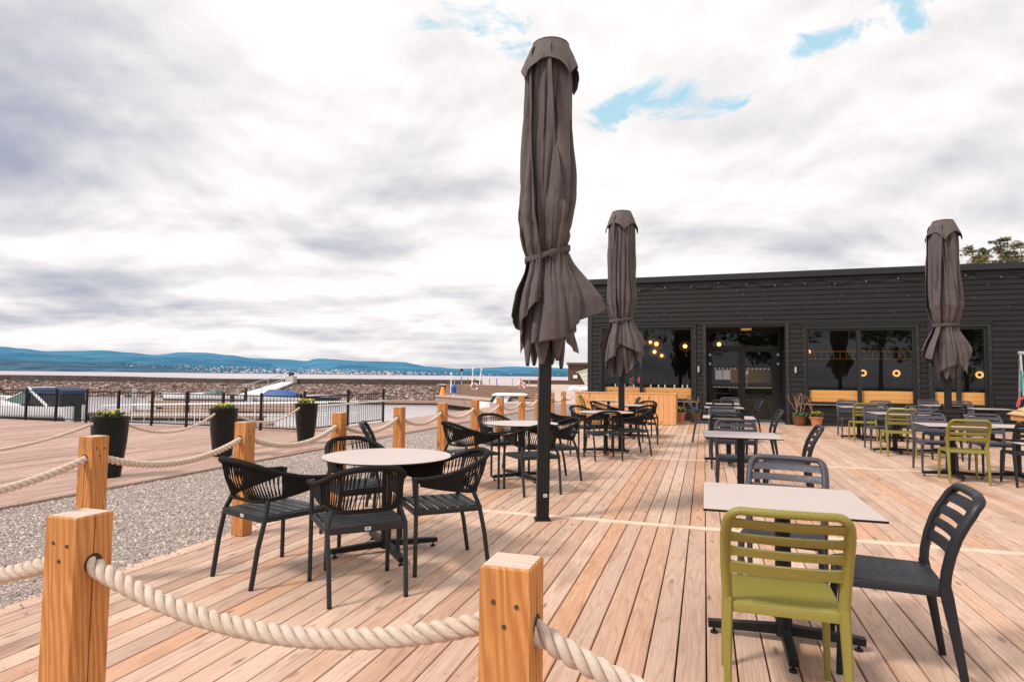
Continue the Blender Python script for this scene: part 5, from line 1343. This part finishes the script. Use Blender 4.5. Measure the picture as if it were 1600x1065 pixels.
# pots by the entrance
def flower_pot(a, y, r0, r1, h, mat, label, fmat, twigs, nfl):
    t = thing('flower_pot', label, 'flower pot', W(a, y, 0), 0)
    b = MB(); bulge = .03 if mat == 'rust' else 0
    b.lathe([(r0, 0), (r0+(r1-r0)*.5+bulge, h*.5), (r1, h*.86), (r1+.02, h*.87), (r1+.022, h), (r1-.005, h), (r1-.012, h*.9), (.001, h*.88)], 32, caps=False); b.build('pot', mat, t, smooth=40)
    b = MB(); leafy(b, 260, r1*.95, h*.9, .12, .06); b.build('leaves', 'leaf', t)
    flowers(t, r1*.95, h*.92, .17, nfl, fmat, .035)
    if twigs:
        b = MB()
        for i in range(twigs):
            an = random.random()*6.28; p = Vector((.05*cos(an), .05*sin(an), h*.85)); pts = [p]; d = Vector((cos(an)*.30, sin(an)*.30, 1)); L = random.uniform(.4, .75)
            for k in range(6): p = p+d.normalized()*L/6; d += Vector((random.gauss(0, .13), random.gauss(0, .13), 0)); pts.append(p)
            b.sweep(pts, [(.016*(1-k/8), .016*(1-k/8)) for k in range(7)], None, 5)
            for k in (3, 4, 5): b.tube([pts[k], pts[k]+Vector((random.gauss(0, .06), random.gauss(0, .06), .13))], .004, 4)
        b.build('twigs', 'twig', t)
flower_pot(.31, -.32, .12, .185, .29, 'rust', 'brown glazed pot with tall bare twigs right of the glass door', 'leaf', 9, 4)
flower_pot(.73, -.55, .12, .17, .29, 'terra', 'terracotta pot of yellow daffodils under the large window', 'yellow', 2, 60)
flower_pot(-2.64, -.42, .12, .16, .29, 'rust', 'brown pot with blue flowers and bare twigs left of the glass door', 'blue', 7, 50)
flower_pot(-3.10, -.62, .13, .175, .32, 'terra', 'terracotta pot of yellow flowers beside the plank box', 'yellow', 3, 60)

# right edge: slatted timber lid on legs, trestle, bag with hose
t = thing('timber_serving_hatch', 'light timber box with a sloping slatted lid at the right edge', 'timber box', (7.2, 18.3, 0), D_(-90))
b = MB()
for k in range(6):
    y = k*.17; z = .55+k*.085; m4 = Matrix.Translation((0, y, z)) @ Matrix.Rotation(radians(26.5), 4, 'X'); b.bbox(-.1, 1.7, 0, .175, 0, .022, .003, m4)
b.build('slatted_lid', 'slatwood', t)
for x, y in ((.02, .15), (1.5, .15), (.02, .85), (1.5, .85)): b = MB(); b.bbox(x, x+.07, y, y+.07, 0, .55 if y < .5 else .85, .003); b.build('leg', 'boxwood', t)
b = MB(); b.bbox(.0, 1.6, .03, .05, .42, .55, .003); b.add([(1.59, .06, .42), (1.59, .98, .62), (1.59, .98, 1.02), (1.59, .06, .56)], [(0, 1, 2, 3)]); b.build('side_board', 'boxwood', t)
t = thing('trestle', 'aluminium work trestle with coloured straps leaning by the facade at the right edge', 'trestle', (7.95, 19.45, 0), D_(-2))
b = MB()
for x in (0, 1.3): b.sweep([(x-.0, -.2, 0), (x, 0, 2.1)], (.05, .03), (1, 0, 0), 4, 8); b.sweep([(x, .25, 0), (x, .02, 2.1)], (.05, .03), (1, 0, 0), 4, 8)
b.sweep([(-.05, 0, 2.12), (1.4, 0, 2.12)], (.07, .09), (0, 1, 0), 8, 3); b.build('frame', 'alu', t)
b = MB()
for z in (.4, .7, 1.3, 1.38, 1.6): b.sweep([(0, -.2+z*.095, z), (1.3, -.2+z*.095, z)], (.03, .03), (0, 0, 1), 4, 8)
b.build('rung', 'alu', t)
b = MB(); b.bbox(-.045, -.026, -.15, -.08, 1.1, 1.65, .002); b.build('strap', 'teal', t)
t = thing('hose_bag', 'black bag with a coiled teal hose behind the timber box', 'bag', (7.95, 18.6, 0), 0)
b = MB(); b.lathe([(.28, 0), (.36, .3), (.38, .75), (.30, 1.0), (.2, 1.08)], 20); b.build('bag_body', 'blackcan', t, smooth=50)
b = MB(); b.tube([(.3+.24*cos(k*.5), -.32, .86+.24*sin(k*.5)+.0*k) for k in range(26)], .035, 8); b.build('hose', 'teal', t, smooth=60)
b = MB(); b.tube([(-.3, -.1, 1.0), (-.46, -.1, .9), (-.5, -.1, .74)], .025, 8); b.build('hose_end', 'red', t, smooth=60)

# ------------------------------------------------------------------ pines behind the restaurant
def pine(x, y, h, cr, label, seed, mat, spread=.36):
    rs = random.Random(seed); t = thing('pine_tree', label, 'tree', (x, y, 0), rs.random()*6, 'pine trees behind the restaurant')
    b = MB(); tp = [(rs.gauss(0, .1)*k*.2, rs.gauss(0, .1)*k*.2, h*k/8) for k in range(9)]; b.sweep(tp, [(.5*(1-k/9.), .5*(1-k/9.)) for k in range(9)], None, 8)
    tips = []
    def at(z): k = min(7, int(z/h*8)); f = z/h*8-k; return Vector(tp[k]).lerp(Vector(tp[k+1]), f)
    z = h*.42
    while z < h*.985:
        u = (z/h-.42)/.58; L = cr*(1-u)**.75*rs.uniform(.55, 1.15)+.25
        an = rs.random()*6.28; p = at(z); d = Vector((cos(an), sin(an), .12+.5*u))
        e = p+d*L+Vector((0, 0, .12*L)); m_ = p.lerp(e, .5)+Vector((0, 0, -.08*L)); b.sweep([p, m_, e], [(.10*(1-u)+.03,)*2, (.07*(1-u)+.02,)*2, (.02, .02)], None, 5)
        for k in range(3+int(L*2.2)): f = rs.uniform(.35, 1.05); c = p.lerp(e, f)+Vector((rs.gauss(0, .18), rs.gauss(0, .18), rs.gauss(0, .08))); tips.append((c, rs.uniform(.28, .55)*(1.1-.5*u)))
        z += h*rs.uniform(.010, .022)
    tips += [(Vector(tp[-1])+Vector((0, 0, -.1*k)), .22+.05*k) for k in range(3)]
    b.build('trunk', 'bark', t, smooth=60)
    b = MB()
    for c, r in tips:
        for k in range(34):
            q = Vector((rs.gauss(0, 1), rs.gauss(0, 1), rs.gauss(0, .45))).normalized()*r*rs.uniform(.3, 1); q.z *= .55; p = c+q
            d = (q+Vector((0, 0, .25*r))).normalized()*rs.uniform(.14, .26); e = d.orthogonal().normalized()*.035; b.add([p-e, p+e, p+d], [(0, 1, 2)])
    b.build('crown', mat, t)
for i, (px, zc, yt, cr, lab, mt) in enumerate([(.753, 62, 384, 3.0, 'conical pine, leftmost above the restaurant roof', 'needle2'), (.776, 66, 387, 2.2, 'thin small pine between the conical pine and the tall pair', 'needle'), (.802, 60, 371, 3.2, 'left tree of the tall pair of pines above the roof', 'needle'), (.812, 64, 369, 3.4, 'right tree of the tall pair of pines above the roof', 'needle2'), (.836, 62, 378, 3.2, 'pine cut by the right edge of the picture above the roof', 'needle2'), (.775, 58, 401, 3.0, 'low olive pine just showing over the roof edge', 'needle2')]):
    zc2 = zc; hgt = 1.374+(595-yt)/960*zc; p = H(px*zc, zc); pine(p.x, p.y, hgt, cr*.8, lab, 40+i, mt)

sheet('lawn', [(-60, -16, 0), (60, -16, 0), (60, -90, 0), (-60, -90, 0)], GZ+.006, simple('lawn_grass', (.05, .10, .02), .95, 0, .3, 2))
def broad_tree(x, y, h, cr, label, seed):
    rs = random.Random(seed); t = thing('broadleaf_tree', label, 'tree', (x, y, GZ), 0, 'broadleaf trees behind the lawn')
    b = MB(); b.sweep([(0, 0, 0), (.1, 0, h*.3), (0, .1, h*.6)], [(.5, .5), (.35, .35), (.15, .15)], None, 8)
    for k in range(7): a = rs.random()*6.28; b.sweep([(.05, 0, h*(.28+.04*k)), (cr*.6*cos(a), cr*.6*sin(a), h*(.45+.06*k))], [(.16, .16), (.04, .04)], None, 5)
    b.build('trunk', 'bark', t, smooth=60); b = MB()
    for k in range(70):
        c = Vector((rs.gauss(0, .42)*cr, rs.gauss(0, .42)*cr, h*(.60+rs.gauss(0, .16)))); r_ = rs.uniform(.5, 1.1)
        for q in range(50):
            d = Vector((rs.gauss(0, 1), rs.gauss(0, 1), rs.gauss(0, .8))).normalized(); p = c+d*r_*rs.uniform(.5, 1); e = d.orthogonal().normalized()*.16; b.add([p-e, p+e, p+d*.28+e*.3], [(0, 1, 2)])
    b.build('crown', 'leaf', t)
for i in range(8): broad_tree(-34+i*10+random.uniform(-2, 2), -42+random.uniform(-5, 5), random.uniform(10, 15), random.uniform(4, 6), 'broadleaf tree behind the camera, %s of the row from the harbour side' % ordn[i], 90+i)
# ------------------------------------------------------------------ camera
cam = bpy.data.cameras.new('camera'); co = bpy.data.objects.new('camera', cam); COL.objects.link(co); sc.camera = co
R = Vector((0.95436759, 0.29844330, 0.01068209)); U = Vector((0.00678834, -0.05744065, 0.99832584)); F = Vector((-0.29855724, 0.95269731, 0.05684553))
co.matrix_world = Matrix(((R.x, U.x, -F.x, 0), (R.y, U.y, -F.y, 0), (R.z, U.z, -F.z, 1.374), (0, 0, 0, 1)))
cam.sensor_width = 36; cam.lens = 21.6; cam.clip_start = .05; cam.clip_end = 90000

# ------------------------------------------------------------------ world and sun
SUN_EL, SUN_AZ = radians(48), radians(222)      # azimuth clockwise from +Y : behind the camera to the left
w = bpy.data.worlds.new('World'); sc.world = w; w.use_nodes = True; nt = w.node_tree; nt.nodes.clear()
out = nd(nt, 'ShaderNodeOutputWorld'); bg = nd(nt, 'ShaderNodeBackground'); bg.inputs[1].default_value = .1; lk(nt, bg.outputs[0], out.inputs[0])
sky = nd(nt, 'ShaderNodeTexSky'); sky.sky_type = 'NISHITA'; sky.sun_disc = False; sky.sun_elevation = SUN_EL; sky.sun_rotation = SUN_AZ; sky.air_density = 1.2; sky.dust_density = 2.
g = tcoord(nt, 'Generated'); nv = nd(nt, 'ShaderNodeVectorMath', operation='NORMALIZE'); lk(nt, g, nv.inputs[0]); dirv = nv.outputs[0]
s3 = nd(nt, 'ShaderNodeSeparateXYZ'); lk(nt, dirv, s3.inputs[0])
zc = math_(nt, 'ADD', math_(nt, 'MAXIMUM', s3.outputs[2], 0.), .10)
cx = nd(nt, 'ShaderNodeCombineXYZ'); lk(nt, math_(nt, 'DIVIDE', s3.outputs[0], zc), cx.inputs[0]); lk(nt, math_(nt, 'DIVIDE', s3.outputs[1], zc), cx.inputs[1])
pl = mapping(nt, cx.outputs[0], (1, 1, 1), rot=(0, 0, -.3))
zc2 = math_(nt, 'ADD', math_(nt, 'MAXIMUM', s3.outputs[2], 0.), .26)
cx2 = nd(nt, 'ShaderNodeCombineXYZ'); lk(nt, math_(nt, 'DIVIDE', s3.outputs[0], zc2), cx2.inputs[0]); lk(nt, math_(nt, 'DIVIDE', s3.outputs[1], zc2), cx2.inputs[1])
pa = mapping(nt, cx2.outputs[0], (1, 1, 1), (1.7, 4.1, 0), (0, 0, -.3)); pb = mapping(nt, cx2.outputs[0], (.955, .955, 1), (1.7, 4.1, 0), (0, 0, -.3))
n1 = noise_(nt, pa, 1.45, 12, .54, .3); n1b = noise_(nt, pb, 1.45, 12, .54, .3)
rel = math_(nt, 'SUBTRACT', n1, n1b)
n2 = noise_(nt, mapping(nt, pl, (.8, 1.0, 1), (9.1, 5.4, 2)), .62, 8, .55, .2)
n5 = noise_(nt, mapping(nt, pl, (.55, 1.3, 1), (2.1, 8.4, 2)), 1.6, 9, .6, .2)
n3 = noise_(nt, mapping(nt, dirv, (1, 1, 2.2)), 6.5, 12, .66, 1.1)
def spots(lst):
    tot = None
    for (d, r, a) in lst:
        vm = nd(nt, 'ShaderNodeVectorMath', operation='SUBTRACT'); lk(nt, dirv, vm.inputs[0]); vm.inputs[1].default_value = d
        mp = nd(nt, 'ShaderNodeVectorMath', operation='MULTIPLY'); lk(nt, vm.outputs[0], mp.inputs[0]); mp.inputs[1].default_value = (1, 1, r[1])
        ln = nd(nt, 'ShaderNodeVectorMath', operation='LENGTH'); lk(nt, mp.outputs[0], ln.inputs[0])
        v = mapr(nt, ln.outputs['Value'], 0, r[0], a, 0, True); tot = v if tot is None else math_(nt, 'ADD', tot, v)
    return tot
def dirp(x, y):
    v = F*960+R*(x-800)-U*(y-532.5); return tuple(v.normalized())
dark = spots([(dirp(-10, 190), (.16, 1), .50), (dirp(150, 60), (.30, 1.3), .30), (dirp(30, 20), (.3, 1.), .12), (dirp(420, 130), (.2, 2.), .10), (dirp(560, 388), (.16, 5.), .46), (dirp(690, 300), (.2, 4), .22), (dirp(110, 445), (.3, 4), .26), (dirp(1060, 350), (.2, 3.4), .36), (dirp(1290, 385), (.2, 4.5), .40), (dirp(1500, 250), (.2, 3), .34), (dirp(1400, 300), (.3, 4), .16), (dirp(1560, 330), (.2, 5), .2)])
hole = spots([(dirp(1075, 155), (.10, 2.2), 1.), (dirp(1000, 155), (.07, 1.9), .9), (dirp(955, 182), (.06, 2.2), .95), (dirp(1150, 158), (.08, 3.2), .8), (dirp(1290, 66), (.075, 2.8), .9), (dirp(1250, 80), (.05, 2.2), .8), (dirp(1404, 5), (.06, 1.), .85), (dirp(1420, 34), (.04, 1.6), .95), (dirp(755, 45), (.13, 1.6), .5)])
lowb = mapr(nt, s3.outputs[2], .0, .24, .20, 0.)
lowm = mapr(nt, s3.outputs[2], .02, .30, 1.0, .0)
sh = math_(nt, 'ADD', math_(nt, 'MULTIPLY', math_(nt, 'SUBTRACT', n1, .5), 1.0), math_(nt, 'ADD', math_(nt, 'MULTIPLY', math_(nt, 'SUBTRACT', n2, .5), .7), math_(nt, 'MULTIPLY', math_(nt, 'MULTIPLY', math_(nt, 'SUBTRACT', n5, .5), 1.15), lowm)))
sh = math_(nt, 'SUBTRACT', sh, math_(nt, 'MULTIPLY', rel, -1.7))
sh = math_(nt, 'ADD', sh, math_(nt, 'ADD', dark, math_(nt, 'ADD', lowb, .045)))
cl = ramp(nt, sh, [(0., (10.6, 10.3, 10.25)), (.12, (9.7, 9.3, 9.3)), (.30, (8.1, 7.9, 8.1)), (.52, (6.1, 6.15, 6.8)), (.8, (4.4, 4.65, 5.7)), (1., (3.6, 3.9, 5.0))])
hz = mapr(nt, s3.outputs[2], 0, .06, .45, 0); cl = mixc(nt, hz, cl, (8.0, 7.8, 7.9))
hm = mapr(nt, math_(nt, 'ADD', hole, math_(nt, 'MULTIPLY', math_(nt, 'SUBTRACT', n3, .52), 7.5)), .3, 1.25, 0, 1)
hm = math_(nt, 'MULTIPLY', hm, mapr(nt, hole, .02, .2, 0, 1))
skyb = mixc(nt, .10, (5.0, 7.9, 9.4), sky.outputs[0])
colr = mixc(nt, hm, cl, skyb)
# below the horizon a dull ground tone
colr = mixc(nt, mapr(nt, s3.outputs[2], -.02, 0., 1, 0), colr, (2.6, 2.4, 2.4))
lk(nt, colr, bg.inputs[0])
sun = bpy.data.lights.new('sun', 'SUN'); sun.energy = 3.1; sun.angle = radians(10); sun.color = (1, .93, .84)
so = bpy.data.objects.new('sun', sun); COL.objects.link(so)
sd = Vector((sin(SUN_AZ)*cos(SUN_EL), cos(SUN_AZ)*cos(SUN_EL), sin(SUN_EL))); so.rotation_euler = sd.to_track_quat('Z', 'Y').to_euler()
sc.view_settings.view_transform = 'Standard'; sc.view_settings.look = 'None'; sc.view_settings.exposure = 0; sc.view_settings.gamma = 1
sc.render.engine = 'CYCLES'; sc.cycles.max_bounces = 6; sc.cycles.transparent_max_bounces = 8; sc.cycles.use_denoising = True
